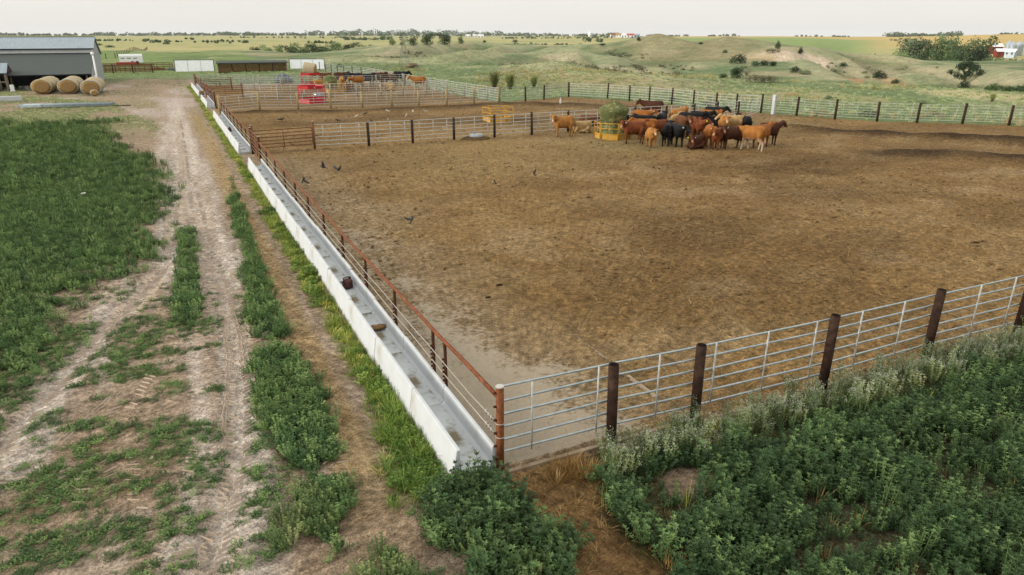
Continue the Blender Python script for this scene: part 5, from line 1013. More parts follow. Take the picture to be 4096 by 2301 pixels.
# ------------------------------------------------------------------ cattle
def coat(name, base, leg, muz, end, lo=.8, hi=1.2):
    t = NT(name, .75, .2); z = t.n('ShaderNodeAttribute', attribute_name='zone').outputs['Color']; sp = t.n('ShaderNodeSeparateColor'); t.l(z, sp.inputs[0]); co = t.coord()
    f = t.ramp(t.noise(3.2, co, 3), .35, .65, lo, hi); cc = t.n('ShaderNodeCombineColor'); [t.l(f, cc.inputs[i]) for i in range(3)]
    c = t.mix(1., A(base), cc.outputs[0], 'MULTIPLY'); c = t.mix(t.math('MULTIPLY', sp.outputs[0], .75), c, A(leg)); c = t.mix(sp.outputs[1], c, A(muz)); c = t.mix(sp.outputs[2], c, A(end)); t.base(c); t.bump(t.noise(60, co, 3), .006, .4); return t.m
COATS = {'tan': coat('tan_coat', '#b07a3e', '#9c7240', '#d9b79a', '#5a4630'), 'orange': coat('orange_coat', '#9c5e28', '#7f5026', '#d2aa88', '#4a3420'), 'red': coat('red_brown_coat', '#784020', '#5e351c', '#c79678', '#3a2416'),
         'dark': coat('dark_red_coat', '#4f2c1a', '#402618', '#a87a60', '#2c1b12'), 'cream': coat('cream_coat', '#bb9a68', '#c4ac84', '#e0c4ac', '#7a6548'), 'black': coat('black_coat', '#161517', '#131213', '#2a2526', '#0e0e0e', .7, 1.3),
         'white_leg': coat('orange_coat_pale_legs', '#a66c30', '#e2d2b8', '#e0c0a4', '#d9cbb4'), 'brown': coat('brown_coat', '#6a4226', '#52341f', '#b08566', '#332216')}
M_tagw = mat('white_ear_tag', A('#e6e4dd', .9), A('#d5d2c8', .9), 5, .5); M_tagy = mat('yellow_ear_tag', A('#dfe04a'), A('#cfcf3c'), 5, .5)
CP = {}
def cow(px, ang, pose, colr, label, tags='', s=1.0, group=None, pos=None):
    x, y = pos or gp(*px); me, ears = POSES[pose]; o = bpy.data.objects.new('cow', me); COL.objects.link(o)
    if not me.materials: me.materials.append(COATS['tan'])
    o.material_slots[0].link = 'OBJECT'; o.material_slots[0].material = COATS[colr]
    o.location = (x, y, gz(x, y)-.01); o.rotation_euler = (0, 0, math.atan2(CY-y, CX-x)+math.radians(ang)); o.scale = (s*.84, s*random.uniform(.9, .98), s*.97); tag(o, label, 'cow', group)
    for c in tags:
        e = ears[1 if c in 'WY' else 0]; b = MB(); b.ball(tuple(e), (.045, .045, .055), 8, 5); b.build('ear_tag', M_tagw if c in 'Ww' else M_tagy, o, True)
    return o
P5 = lambda x, y: (2150+x*600/2576, 380+y*600/2576); P6 = lambda x, y: (2600+x*550/2576, 400+y*550/2576); P3 = lambda x, y: (1200+x*600/2554, 200+y*600/2554)
HERD = 'cattle crowded around the yellow bale ring'
for a in [
 (P5(430, 715), -78, 'left', 'tan', 'tan cow standing alone at the far left of the herd, head turned to the camera', '', 1.12),
 (P5(760, 650), -70, 'lie', 'cream', 'pale tan cow lying on the ground beside the yellow ring', '', 1.05),
 (P5(900, 545), 100, 'lie', 'brown', 'brown cow lying by the dark post fence behind the pale lying cow', '', 1.1),
 (P5(1625, 835), -82, 'left', 'red', 'red brown cow standing side on in front of the yellow ring', 'W', 1.12),
 (P5(1830, 775), -85, 'fwd', 'orange', 'orange brown cow side on behind the red brown one at the ring', '', 1.1),
 (P5(1945, 895), 14, 'fwd', 'tan', 'light brown calf facing the camera with both ears spread', '', .93),
 (P5(2050, 770), -60, 'fwd', 'red', 'red brown cow behind the calf facing the camera', '', 1.05),
 (P5(1690, 690), -95, 'left', 'black', 'black cow with a white tag close behind the green bale', 'W', 1.05),
 (P5(1850, 660), -100, 'fwd', 'black', 'black cow behind the orange brown one at the ring', '', 1.0),
 (P5(1800, 570), 80, 'fwd', 'orange', 'orange cow behind the bale, facing right with a white tag', 'wW', 1.05),
 (P5(2110, 640), 165, 'fwd', 'black', 'black cow seen from behind in front of the fence post', '', 1.05),
 (P5(1950, 440), -90, 'fwd', 'dark', 'large dark red cow standing behind the dark post fence', '', 1.25),
 (P6(310, 840), 172, 'fwd', 'black', 'black cow seen from the rear, left of the black cow with a round tag', '', 1.08),
 (P6(505, 865), 18, 'half', 'black', 'black cow facing the camera with a round white ear tag', 'w', 1.1),
 (P6(470, 640), 160, 'fwd', 'cream', 'pale tan cow facing away in the middle of the herd', '', 1.1),
 (P6(500, 560), 150, 'fwd', 'tan', 'golden tan cow highest at the back, close to the fence', '', 1.2),
 (P6(590, 690), 25, 'fwd', 'brown', 'brown cow peering over the back of the tagged black cow', '', 1.12),
 (P6(740, 645), 95, 'fwd', 'black', 'big black cow side on in the middle of the herd', '', 1.2),
 (P6(810, 720), 20, 'fwd', 'red', 'red brown cow facing the camera in front of the big black cow', '', 1.12),
 (P6(905, 745), 12, 'left', 'red', 'red brown cow with a yellow tag, just above the lying calf', 'y', 1.08),
 (P6(850, 905), -40, 'lie', 'dark', 'dark red calf lying down at the front of the herd with a yellow tag', 'yW', .98),
 (P6(1095, 870), 6, 'half', 'orange', 'orange brown cow facing the camera right of the lying calf', 'y', 1.05),
 (P6(1240, 920), -12, 'fwd', 'red', 'narrow red brown calf facing the camera between two cows', '', 1.0),
 (P6(1500, 905), -62, 'left', 'dark', 'dark red cow with a pale muzzle turned to the camera, front of the herd', 'W', 1.1),
 (P6(1880, 930), -112, 'walk', 'white_leg', 'orange cow with white hind legs stepping away at the right front', 'y', 1.15),
 (P6(2080, 880), 150, 'fwd', 'orange', 'orange cow behind the white legged cow, facing away', '', 1.1),
 (P6(2215, 840), 125, 'fwd', 'dark', 'dark red cow at the far right end of the herd, head facing right', '', 1.1),
 (P6(1730, 660), -150, 'fwd', 'black', 'black cow with a white tag behind the white legged cow', 'W', 1.05),
 (P6(1520, 660), -80, 'fwd', 'cream', 'pale backed cow behind the dark red cow, facing left', '', 1.08),
 (P6(1370, 690), 8, 'fwd', 'tan', 'tan cow facing the camera between the pale back and the narrow calf', '', 1.1),
 (P6(1180, 640), 70, 'fwd', 'black', 'black cow with a white tag in the middle, below the orange face', 'W', 1.0),
 (P6(1120, 540), 82, 'right', 'orange', 'orange cow at the back turning its face to the camera', '', 1.08),
 (P6(1190, 470), 75, 'fwd', 'black', 'grey black cow rearmost of the herd, beside the dark fence post', 'W', 1.1),
 (P6(930, 570), 85, 'fwd', 'black', 'black cow deep in the herd, behind the two red brown faces', '', 1.08),
]: cow(*a[:5], *a[5:], group=HERD)
FARH = 'cattle in the back pen'
for a in [
 (P3(440, 575), -88, 'fwd', 'brown', 'brown cow side on beside the far baled red feeder', '', 1.25),
 (P3(340, 680), 95, 'fwd', 'tan', 'tan cow feeding at the left of the far yellow ring', '', 1.0),
 (P3(725, 640), 5, 'fwd', 'tan', 'tan cow facing the camera through the far yellow ring', '', 1.15),
 (P3(825, 690), -85, 'lie_right', 'brown', 'brown cow lying right of the far yellow ring', '', 1.0),
 (P3(705, 580), 90, 'fwd', 'dark', 'dark red cow behind the far yellow ring', '', 1.3),
 (P3(805, 600), 160, 'fwd', 'black', 'black cow seen from behind, right of the far yellow ring', '', 1.25),
 (P3(985, 668), -70, 'walk', 'white_leg', 'orange cow with pale legs walking left in the back pen', '', 1.25),
 (P3(960, 590), -90, 'fwd', 'black', 'black cow side on behind the walking orange cow', '', 1.25),
 (P3(1150, 615), 100, 'fwd', 'black', 'black cow right of the walking orange cow, facing right', '', 1.3),
 (P3(1340, 605), 84, 'fwd', 'dark', 'dark red cow side on in the middle of the back pen', '', 1.35),
 (P3(1550, 600), 70, 'eat', 'brown', 'brown cow between the dark red and the black cow, head down', '', 1.2),
 (P3(1420, 575), 30, 'fwd', 'red', 'red brown cow looking over the dark red cow in the back pen', '', 1.25),
 (P3(1725, 590), 80, 'half', 'black', 'black cow with pale feet nearest the prairie fence', '', 1.4),
 (P3(1510, 695), -95, 'lie', 'cream', 'pale tan cow lying in the middle of the back pen', '', 1.15),
 (P3(2020, 680), -90, 'fwd', 'white_leg', 'orange cow standing alone at the right of the back pen', '', 1.3),
]: cow(*a[:5], *a[5:], group=FARH)
# ------------------------------------------------------------------ birds
M_bk = mat('black_feathers', A('#201f22'), A('#2d2b2c'), 20, .6, .3); M_wh = mat('white_feathers', A('#dcd6cb', .9), A('#bdb3a3'), 20, .8)
def bird(loc, kind, m, rz, label, group, pitch=0, roll=0, s=1.0):
    o = bpy.data.objects.new('bird', BIRDS[kind]); COL.objects.link(o)
    if not BIRDS[kind].materials: BIRDS[kind].materials.append(M_bk)
    o.material_slots[0].link = 'OBJECT'; o.material_slots[0].material = m; o.location = loc; o.rotation_euler = (roll, pitch, rz); o.scale = (s, s, s); tag(o, label, 'bird', group)
def fly(px, z, rz, roll, pitch, label, s=1.15): s *= .54; x, y = gd(*px, z); bird((x, y, z), 'fly', M_bk, rz, label, 'black birds flying over the near pen', pitch, roll, s)
fly((813, 421), 1.4, 2.6, .5, -.2, 'black bird flying with raised wings, leftmost of the pair beyond the near bunks'); fly((852, 427), 1.4, .5, -.3, -.3, 'black bird banking right of its pair beyond the near bunks')
fly((763, 453), 1.3, 1.0, 1.2, -.5, 'black bird flying edge on just inside the rusty pipe fence', 1.0); fly((1343, 437), 1.2, 1.9, .9, -.6, 'black bird diving steeply in the middle of the near pen', 1.0)
fly((1247, 462), 1.0, .2, .2, 0, 'small black bird flying low, left of the diving one', .7); fly((1036, 553), 1.2, .9, -.4, -.5, 'black bird with spread wings lowest over the near pen', 1.0)
M_man = mat('dark_manure', A('#3d2f20'), A('#2b2117'), 12, .95, .1, 0, .01)
for px, l in (((1256, 725), 'dark dry dung clump right of the concrete apron, upper one of two'), ((1228, 756), 'dark dry dung clump right of the concrete apron, lower one of two')): x, y = gd(*px); b = MB(); b.ball((0, 0, .015), (.10, .07, .045), 12, 6); b.v = [(p*random.uniform(.75, 1.2), q*random.uniform(.75, 1.2), w_) for p, q, w_ in b.v]; tag(b.build('dung_clump', M_man, None, True, (x, y, gz(x, y)+.04)), l, 'dung')
for i, (px, m, l) in enumerate([((970, 1160), M_wh, 'white bird on the ground left of the black bird in the middle pen'), ((1495, 1070), M_wh, 'white bird walking in the upper part of the middle pen'), ((1640, 990), M_wh, 'white bird close under the tan post fence'), ((1810, 1150), M_wh, 'white bird standing upright, tallest of the white birds'), ((1925, 1075), M_wh, 'white bird right of the upright white bird'), ((2135, 1080), M_wh, 'rightmost white bird before the yellow ring'), ((1505, 1220), M_wh, 'white bird nearest the dark post fence'), ((1120, 1115), M_bk, 'black bird standing in the middle pen among the white birds'), ((1212, 1240), M_bk, 'black bird just behind a dark fence post'), ((645, 1235), M_bk, 'black bird lying low left in the middle pen')]):
    x, y = gp(*P3(*px)); bird((x, y, gz(x, y)+.17), 'stand', m, .7+i*1.7, l, 'birds on the pen ground', -.25 if i != 3 else -1.0, 0, .85)
x, y = gp(1700+2305*.235, 300+520*.235); bird((x, y, gz(x, y)+.2), 'stand', M_wh, 1.0, 'lone white bird by the dark ridge at the right of the middle pen', 'birds on the pen ground', -1.0, 0, 1.3)
x, y = gd(705, 307); bird((x+.1, y, gz(x, y)+.2), 'stand', M_bk, .4, 'black bird on the ground behind the long rusty gate', 'birds on the pen ground', 0, 0, 1.1)
# scrap of pale sheet in the left field
b = MB(); b.loft([[(-.1, -.06, 0), (.1, -.05, 0), (.08, .06, 0), (-.09, .06, 0)], [(-.08, -.05, .05), (.1, -.04, .03), (.07, .05, .06), (-.06, .06, .04)]]); x, y = gd(214, 506); tag(b.build('scrap', M_tagw, None, False, (x, y, gz(x, y)+.3), .01), 'pale scrap of sheeting caught in the left alfalfa field', 'scrap')
# ------------------------------------------------------------------ trees and shrubs
M_bark = mat('grey_bark', A('#6a6153'), A('#4d463c'), 6, .95, .1, 0, .01, stretch=(1, 1, .3))
LEAF = {'dec': leafmat('broadleaf', A('#6f8858'), A('#56704a'), A('#879a64'), .7, .15, .5), 'dark': leafmat('dark_broadleaf', A('#415a34'), A('#334a30'), A('#566e40'), .7, .15, .5), 'jun': leafmat('juniper_needles', A('#3a4a31'), A('#2c3b2a'), A('#4d5a3a'), .8, .05, .6), 'pale': leafmat('grey_green_leaf', A('#7f9068'), A('#66785a'), A('#93a070'), .7, .15, .5), 'wil': leafmat('yellow_green_leaf', A('#c6cd84'), A('#a9b46e'), A('#d2d294'), .7, .2, 1.0), 'brush': leafmat('dry_brush', A('#8b8468'), A('#6f7257'), A('#9c9470'), .8, .1, .6)}
def crown(seed, lobes, n, sz, shell=.55):
    r = random.Random(seed); g = MB(); vol = [a*b_*c for (_, _, _, a, b_, c) in lobes]
    for k in range(n):
        x, y, z, a, b_, c = r.choices(lobes, vol)[0]; d = Vector((r.gauss(0, 1), r.gauss(0, 1), r.gauss(0, 1))).normalized(); q = (shell+(1-shell)*r.random())*r.uniform(.85, 1.08)
        p = Vector((x+d.x*a*q, y+d.y*b_*q, z+d.z*c*q)); o = (d+Vector((r.gauss(0, .6), r.gauss(0, .6), r.gauss(.2, .6)))).normalized()
        for e in range(2):
            u_ = o.cross(Vector((r.gauss(0, 1), r.gauss(0, 1), r.gauss(0, 1)))).normalized(); v_ = o.cross(u_); s = sz*r.uniform(.5, 1.2); c0 = p+Vector((r.gauss(0, sz), r.gauss(0, sz), r.gauss(0, sz)))*.4
            g.add([c0-u_*s*.5, c0-v_*s*.35, c0+u_*s*.5, c0+v_*s*.35], [(0, 1, 2, 3)])
    return g
def lobes(seed, n, R, zc, H_, flat=1.0, base=.35):
    r = random.Random(seed); out = [(0, 0, zc, R*.7, R*.7, H_*.3)]
    for k in range(n): a = 2*PI*k/n+r.uniform(-.4, .4); q = R*r.uniform(.4, .72); s = R*r.uniform(.3, .5); out.append((q*math.cos(a), q*math.sin(a), H_*r.uniform(base, .85), s, s, s*flat*r.uniform(.7, 1)))
    return out
def trunk(h, r0, limbs, seed=1, spread=.3):
    b = MB(); r = random.Random(seed); b.tube([(0, 0, -.3), (0, 0, 0), (r.gauss(0, .01), 0, h*.3), (r.gauss(0, .03), r.gauss(0, .02), h*.62)], [r0*1.3, r0, r0*.75, r0*.4], 8)
    for k in range(limbs): a = 2*PI*k/limbs+r.uniform(-.5, .5); z = h*r.uniform(.22, .5); L = h*spread*r.uniform(.8, 1.3); b.tube([(0, 0, z), (math.cos(a)*L*.5, math.sin(a)*L*.5, z+L*.55), (math.cos(a)*L, math.sin(a)*L, z+L*.85)], [r0*.5, r0*.3, r0*.12], 6)
    return b
KIND = {}
def mk(kind, cr, tr, leaf_):
    KIND[kind] = (cr.mesh('crown_'+kind), tr.mesh('trunk_'+kind, True), LEAF[leaf_])
mk('round', crown(1, lobes(1, 8, .5, .56, 1, .9, .22)+[(0, 0, .25, .4, .4, .22)], 720, .07), trunk(1, .035, 5, 1), 'dec'); mk('round2', crown(2, lobes(2, 9, .62, .52, 1, .9, .2)+[(0, 0, .25, .45, .45, .22)], 780, .07), trunk(1, .035, 5, 2), 'dec'); mk('darkround', crown(3, lobes(3, 9, .6, .5, 1, .9, .18)+[(0, 0, .22, .5, .5, .22)], 800, .07), trunk(1, .035, 5, 3), 'dark')
mk('tall', crown(4, lobes(4, 10, .38, .58, 1, 1.1, .22)+[(0, 0, .3, .3, .3, .24)], 700, .065), trunk(1, .03, 5, 4), 'pale'); mk('grove', crown(5, lobes(5, 9, .46, .55, 1, 1.0, .14)+[(0, 0, .22, .42, .42, .2)], 760, .07), trunk(1, .03, 5, 5), 'dec')
ol = [(q*math.cos(a), q*math.sin(a), z, s, s, s*.62) for q, a, z, s in [(.62, .1, .42, .2), (.66, 1.4, .5, .19), (.55, 2.6, .38, .22), (.68, 3.5, .48, .2), (.6, 4.5, .40, .2), (.66, 5.4, .55, .19), (.35, .8, .78, .25), (.35, 2.6, .82, .24), (.3, 4.4, .80, .25), (0, 0, .9, .26), (.45, 5.9, .72, .22), (.5, 3.9, .68, .2), (.85, 3.2, .28, .17), (.88, .2, .25, .18)]]
ol = [(x, y, z*.86, a*1.15, b_*1.15, c*1.2) for x, y, z, a, b_, c in ol]; mk('oak', crown(6, ol, 2000, .06, .3), trunk(.8, .045, 8, 6, .5), 'dark')
mk('juniper', crown(7, [(0, 0, .3, .36, .36, .26), (0, 0, .52, .29, .29, .24), (0, 0, .74, .18, .18, .24), (.1, .08, .4, .3, .26, .22)], 620, .075), trunk(1, .04, 0, 7), 'jun')
mk('bush', crown(8, [(0, 0, .42, .55, .5, .42), (.4, .1, .35, .4, .4, .35), (-.4, -.1, .3, .42, .4, .33), (.05, .35, .5, .35, .35, .4)], 520, .1), trunk(.8, .03, 4, 8), 'dark'); mk('shrub', crown(9, [(0, 0, .4, .6, .5, .4), (.5, .1, .3, .42, .4, .3), (-.45, -.1, .35, .42, .4, .33)], 460, .1), trunk(.7, .025, 4, 9), 'pale')
mk('brush', crown(10, [(0, 0, .4, .6, .5, .4), (.5, .1, .3, .42, .4, .3), (-.45, -.1, .4, .42, .4, .38)], 330, .09, .2), trunk(.9, .02, 7, 10, .45), 'brush')
def feather(seed):
    r = random.Random(seed); g = MB(); s = MB()
    for k in range(60):
        a = r.uniform(0, 6.28); q = r.uniform(.05, .42); tip = Vector((math.cos(a)*q, math.sin(a)*q, r.uniform(.65, 1.02))); root = Vector((math.cos(a)*.1*r.random(), math.sin(a)*.1*r.random(), 0)); mid = root.lerp(tip, .5)+Vector((0, 0, .04)); s.tube([root, mid, tip], [.009, .006, .003], 4, False)
        for e in range(26): t = .3+.7*r.random(); p = (root.lerp(mid, t*2) if t < .5 else mid.lerp(tip, t*2-1))+Vector((r.gauss(0, .025), r.gauss(0, .025), 0)); b = r.uniform(0, 6.28); leaf(g, p, (math.cos(b), math.sin(b), r.uniform(.2, 1.4)), .085, .03)
    return g, s
g_, s_ = feather(3); mk('feathery', g_, s_, 'wil')
def dead(seed):
    b = trunk(1, .03, 9, seed, .42); r = random.Random(seed)
    for k in range(30): a = r.uniform(0, 6.28); z = r.uniform(.35, .8); p = Vector((math.cos(a)*.25*r.random(), math.sin(a)*.25*r.random(), z)); b.tube([p, p+Vector((math.cos(a)*.18, math.sin(a)*.18, .16))], [.008, .003], 4)
    return b
def plant(kind, u, v, hpx, label, cat='tree', name=None, wide=1.0, d=None, group=None):
    if d is None: x, y, z, r = hit(u, v)
    else: a = colaz(u); x, y = CX+math.sin(a)*d, CY+math.cos(a)*d; z = gz(x, y); r = d
    h = hpx/F*r/math.cos(PITCH)*1.0; cr, tr, lf = KIND[kind]; t = thing(name or ('bush' if cat in ('bush', 'shrub') else 'tree'), label, cat, (x, y, z-.04*h), random.uniform(0, 6.28), group); t.scale = (h*wide, h*wide, h)
    if not cr.materials: cr.materials.append(lf)
    link('crown' if cat == 'tree' else 'foliage', cr, None, t); link('trunk' if cat == 'tree' else 'stems', tr, M_bark, t); return t
for a in [
 ('round', 1569, 182, 30, 'round tree on the hill crest just left of the windmill'), ('round2', 1653, 183, 38, 'broad tree on the hill crest right of the windmill'), ('darkround', 1711, 181, 48, 'tall dark tree, left one of the big pair on the hill crest'), ('darkround', 1778, 178, 46, 'wide dark tree, right one of the big pair on the hill crest', 'tree', None, 1.15), ('round', 1843, 174, 28, 'smaller tree right of the big pair on the hill crest'),
 ('bush', 1938, 171, 11, 'small dark shrub alone on the hill crest', 'bush'), ('bush', 1607, 180, 12, 'low dark bush on the crest beside the windmill head', 'bush'),
 ('oak', 3857, 328, 68, 'large spreading oak with gaps in its crown at the right', 'tree', 'oak_tree', .95), ('bush', 3854, 352, 27, 'dark bush under the large oak', 'bush'), ('bush', 3519, 316, 33, 'round dark bush on the eroded slope left of the oak', 'bush'), ('bush', 3578, 337, 19, 'low bush at the lower end of the eroded gully', 'bush'), ('shrub', 3467, 313, 13, 'small shrub above the round dark bush', 'bush'), ('shrub', 3459, 294, 11, 'small shrub at the upper end of the gully', 'bush'),
 ('bush', 3981, 364, 28, 'large dark bush in the right valley, leftmost of the thicket at the edge', 'bush', None, 1.3), ('bush', 4032, 367, 22, 'middle dark bush of the thicket at the right edge', 'bush', None, 1.4), ('bush', 4076, 369, 26, 'dark bush of the thicket cut by the right edge', 'bush', None, 1.3), ('bush', 3950, 361, 14, 'small bush left of the thicket at the right edge', 'bush'),
 ('feathery', 3967, 408, 28, 'thin sapling in the dry grass at the right', 'bush'), ('shrub', 3684, 417, 20, 'small bush above the wire fence on the green slope', 'bush'), ('juniper', 3111, 197, 30, 'dark juniper on top of the bare bank', 'tree', 'juniper_tree'), ('juniper', 3201, 217, 26, 'dark juniper right of the one on the bank top', 'tree', 'juniper_tree'),
 ('bush', 2948, 254, 38, 'dark bush in the notch between mounds and bare bank', 'bush', None, 1.2), ('bush', 2899, 213, 15, 'small dark bush on the mound edge', 'bush'), ('bush', 3018, 264, 22, 'dark shrub, left of the row under the bare bank', 'bush', None, 1.2), ('bush', 3055, 264, 24, 'dark shrub, middle of the row under the bare bank', 'bush', None, 1.2), ('bush', 3092, 264, 20, 'dark shrub, right of the row under the bare bank', 'bush', None, 1.2),
 ('darkround', 2948, 315, 52, 'dark tree in the brushy hollow behind the herd'), ('bush', 2893, 313, 20, 'low dark bush left of the hollow tree', 'bush', None, 1.3), ('brush', 3076, 331, 36, 'grey brush right of the bare tree in the hollow', 'bush', 'brush', 1.4), ('brush', 3020, 330, 42, 'tangled dry brush between the bare tree and grey brush', 'bush', 'brush', 1.2), ('bush', 3181, 291, 27, 'dark bush on the slope below the bare bank', 'bush'), ('shrub', 3221, 299, 20, 'grey green shrub beside the bush below the bank', 'bush', None, 1.4), ('bush', 3372, 267, 17, 'lone dark bush on the hillside left of the grove', 'bush', None, 1.2), ('bush', 2803, 177, 9, 'tiny dark bush on top of the mound', 'bush', None, 1.6), ('brush', 3090, 213, 22, 'grey shrub patch between the two junipers', 'bush', 'brush', 1.7),
 ('shrub', 3314, 400, 20, 'small bush on the green slope above the wire fence', 'bush'), ('shrub', 3471, 468, 38, 'leafy shrub growing against the wire fence, largest along it', 'bush', None, 1.2), ('shrub', 3265, 462, 26, 'leafy shrub against the wire fence near the white post', 'bush', None, 1.2), ('brush', 3732, 468, 34, 'sparse weed clump against the wire fence at the right', 'bush'), ('brush', 2840, 428, 30, 'pale brush pile behind the fence at the back of the herd', 'bush', 'brush', 1.5), ('shrub', 2690, 405, 22, 'low green shrub behind the fence above the herd', 'bush', None, 1.4),
 ('feathery', 1978, 356, 64, 'feathery yellow green bush behind the fence, left one of three', 'bush'), ('feathery', 2041, 360, 62, 'feathery bush with bare stems, middle one of three behind the fence', 'bush'), ('feathery', 2136, 352, 46, 'feathery bush, small right one of three behind the fence', 'bush'),
]: plant(*a)
b_ = dead(3); me_ = b_.mesh('dead_tree', True); KIND['dead'] = (me_, None, None); x, y, z, r = hit(2983, 329); o = link('bare_tree', me_, mat('bleached_wood', A('#a09a88'), A('#7f786a'), 6, .9), None, (x, y, z)); o.scale = (62/F*r*1.06,)*3; tag(o, 'bare leafless tree in the brushy hollow behind the herd', 'tree')
NUM = ['first', 'second', 'third', 'fourth', 'fifth', 'sixth', 'seventh', 'eighth', 'ninth', 'tenth', 'eleventh', 'twelfth', 'thirteenth', 'fourteenth', 'fifteenth', 'sixteenth', 'seventeenth', 'eighteenth', 'nineteenth', 'twentieth']
gl = sorted([(3486, 440, 25, 'juniper', 1.5), (3508, 450, 28, 'juniper', 1.5), (3530, 440, 29, 'darkround', 1), (3552, 450, 31, 'darkround', 1), (3574, 450, 32, 'darkround', 1), (3567, 400, 30, 'grove', 1), (3610, 440, 48, 'grove', 1), (3651, 520, 66, 'tall', 1.3), (3700, 520, 60, 'tall', 1.2), (3672, 430, 36, 'grove', 1.1), (3727, 440, 38, 'darkround', 1), (3765, 520, 60, 'round2', 1), (3800, 520, 62, 'grove', 1.1), (3838, 500, 54, 'grove', 1), (3872, 500, 52, 'round2', 1), (3910, 500, 50, 'darkround', .9), (3950, 520, 62, 'grove', 1), (3995, 460, 34, 'darkround', 1), (4038, 450, 30, 'darkround', 1.1), (4082, 450, 30, 'darkround', 1.1)])
for i, (u, d, h, k, w_) in enumerate(gl): plant(k, u, 0, h+24, '%s tree in the valley wood at right, %s from the left' % ({'juniper': 'dark evergreen', 'darkround': 'dark green', 'grove': 'full green', 'tall': 'tall pale green', 'round2': 'broad green'}[k], NUM[i]), 'tree', 'tree', w_, d, 'trees of the valley grove')
vl = [(1010, 400, 30), (1060, 395, 34), (1110, 390, 38), (1155, 385, 44), (1195, 375, 50), (1232, 370, 56), (1270, 365, 58), (1310, 360, 54), (1350, 370, 46), (1392, 380, 42), (1440, 390, 36), (1480, 395, 30)]
for i, (u, d, h) in enumerate(vl): plant(('darkround', 'round2', 'grove')[i % 3], u, 0, h, '%s tree in the dark belt left of the hill, %s from left' % (('dark', 'broad', 'full')[i % 3], NUM[i]), 'tree', 'tree', 1.2, d, 'trees of the belt behind the grassy hill')
for i, (u, v, h, w_, l) in enumerate([(985, 172, 12, 1.6, 'dark bush on the green pasture above the left windbreak'), (770, 160, 10, 1.5, 'round bush at the edge of the green pasture, right one of two'), (745, 158, 8, 1.4, 'small round bush at the edge of the green pasture, left one of two'), (665, 178, 11, 1.6, 'dark bush at the far corner of the dark post line'), (440, 190, 9, 2.4, 'low dark shrubs in the pasture draw behind the barn roof'), (395, 182, 8, 2.4, 'low shrubs higher up the pasture draw behind the barn'), (1360, 268, 12, 1.3, 'small dark bush behind the right windbreak'), (2060, 170, 12, 1.5, 'dark shrub at the right end of the hill crest'), (2410, 182, 9, 2.4, 'flat dark shrub where the hill crest meets the mounds'), (2555, 164, 16, .8, 'pointed dark shrub on the left shoulder of the mounds')]): plant('bush', u, v, h, l, 'bush', 'bush', w_)
# far woods that read as one mass
def wood(name, segs, label, leafk, qs=3.2, dens=1.0):
    g = MB(); r = random.Random(len(name))
    for u0, u1, d, hp, k in segs:
        n = int((u1-u0)*k*dens)
        for i in range(n):
            u = r.uniform(u0, u1); dd = d*r.uniform(.94, 1.08); a = colaz(u); x, y = CX+math.sin(a)*dd, CY+math.cos(a)*dd; z = gz(x, y); hh = hp*dd/F/math.cos(PITCH)*r.uniform(.45, 1.15)*(.6+.8*float(vn(np.array([u*.045]), np.array([d*.01]), 3)[0])); R = hh*r.uniform(.45, .8)
            for q in range(20):
                dv = Vector((r.gauss(0, 1), r.gauss(0, 1), r.gauss(0, 1))).normalized(); p = Vector((x+dv.x*R, y+dv.y*R, z+hh*.5+dv.z*hh*.5)); u_ = Vector((r.gauss(0, 1), r.gauss(0, 1), r.gauss(0, 1))).normalized(); v_ = u_.orthogonal().normalized(); s = qs*r.uniform(.5, 1.2)*min(1, hh/6+.3); g.add([p-u_*s, p-v_*s*.7, p+u_*s, p+v_*s*.7], [(0, 1, 2, 3)])
    me = g.mesh(name); tag(link(name, me, LEAF[leafk]), label, 'trees', kind='stuff')
wood('horizon_woods', [(-200, 360, 2900, 6, .22), (360, 950, 2900, 8, .24), (900, 1260, 2800, 9, .26), (1230, 1420, 2700, 13, .3), (1400, 1560, 2700, 17, .34), (1550, 1960, 2700, 16, .36), (1950, 2080, 2800, 12, .3), (2080, 2350, 2900, 8, .25), (2340, 2480, 2700, 10, .25), (2580, 2760, 2600, 5, .12), (2820, 2960, 2500, 5, .16), (3180, 3400, 2500, 4, .12), (3540, 3620, 2450, 14, .34), (3630, 3780, 2500, 8, .28), (3760, 3850, 2500, 11, .34), (3980, 4096, 2500, 5, .12)], 'line of distant woods along the whole horizon', 'pale', 3.4)
wood('far_shrubs', [(150, 620, 1000, 5, .07), (560, 1000, 800, 7, .07), (1380, 1560, 1150, 10, .2), (1230, 1330, 800, 6, .12), (2050, 2340, 560, 8, .16), (2340, 2420, 800, 12, .12), (2000, 2600, 1400, 6, .1), (2100, 2500, 1900, 6, .08), (3560, 3640, 1500, 5, .12), (3620, 3760, 1000, 5, .05), (900, 1400, 1700, 6, .06)], 'scattered shrubs and hedges over the distant fields', 'dec', 1.8)
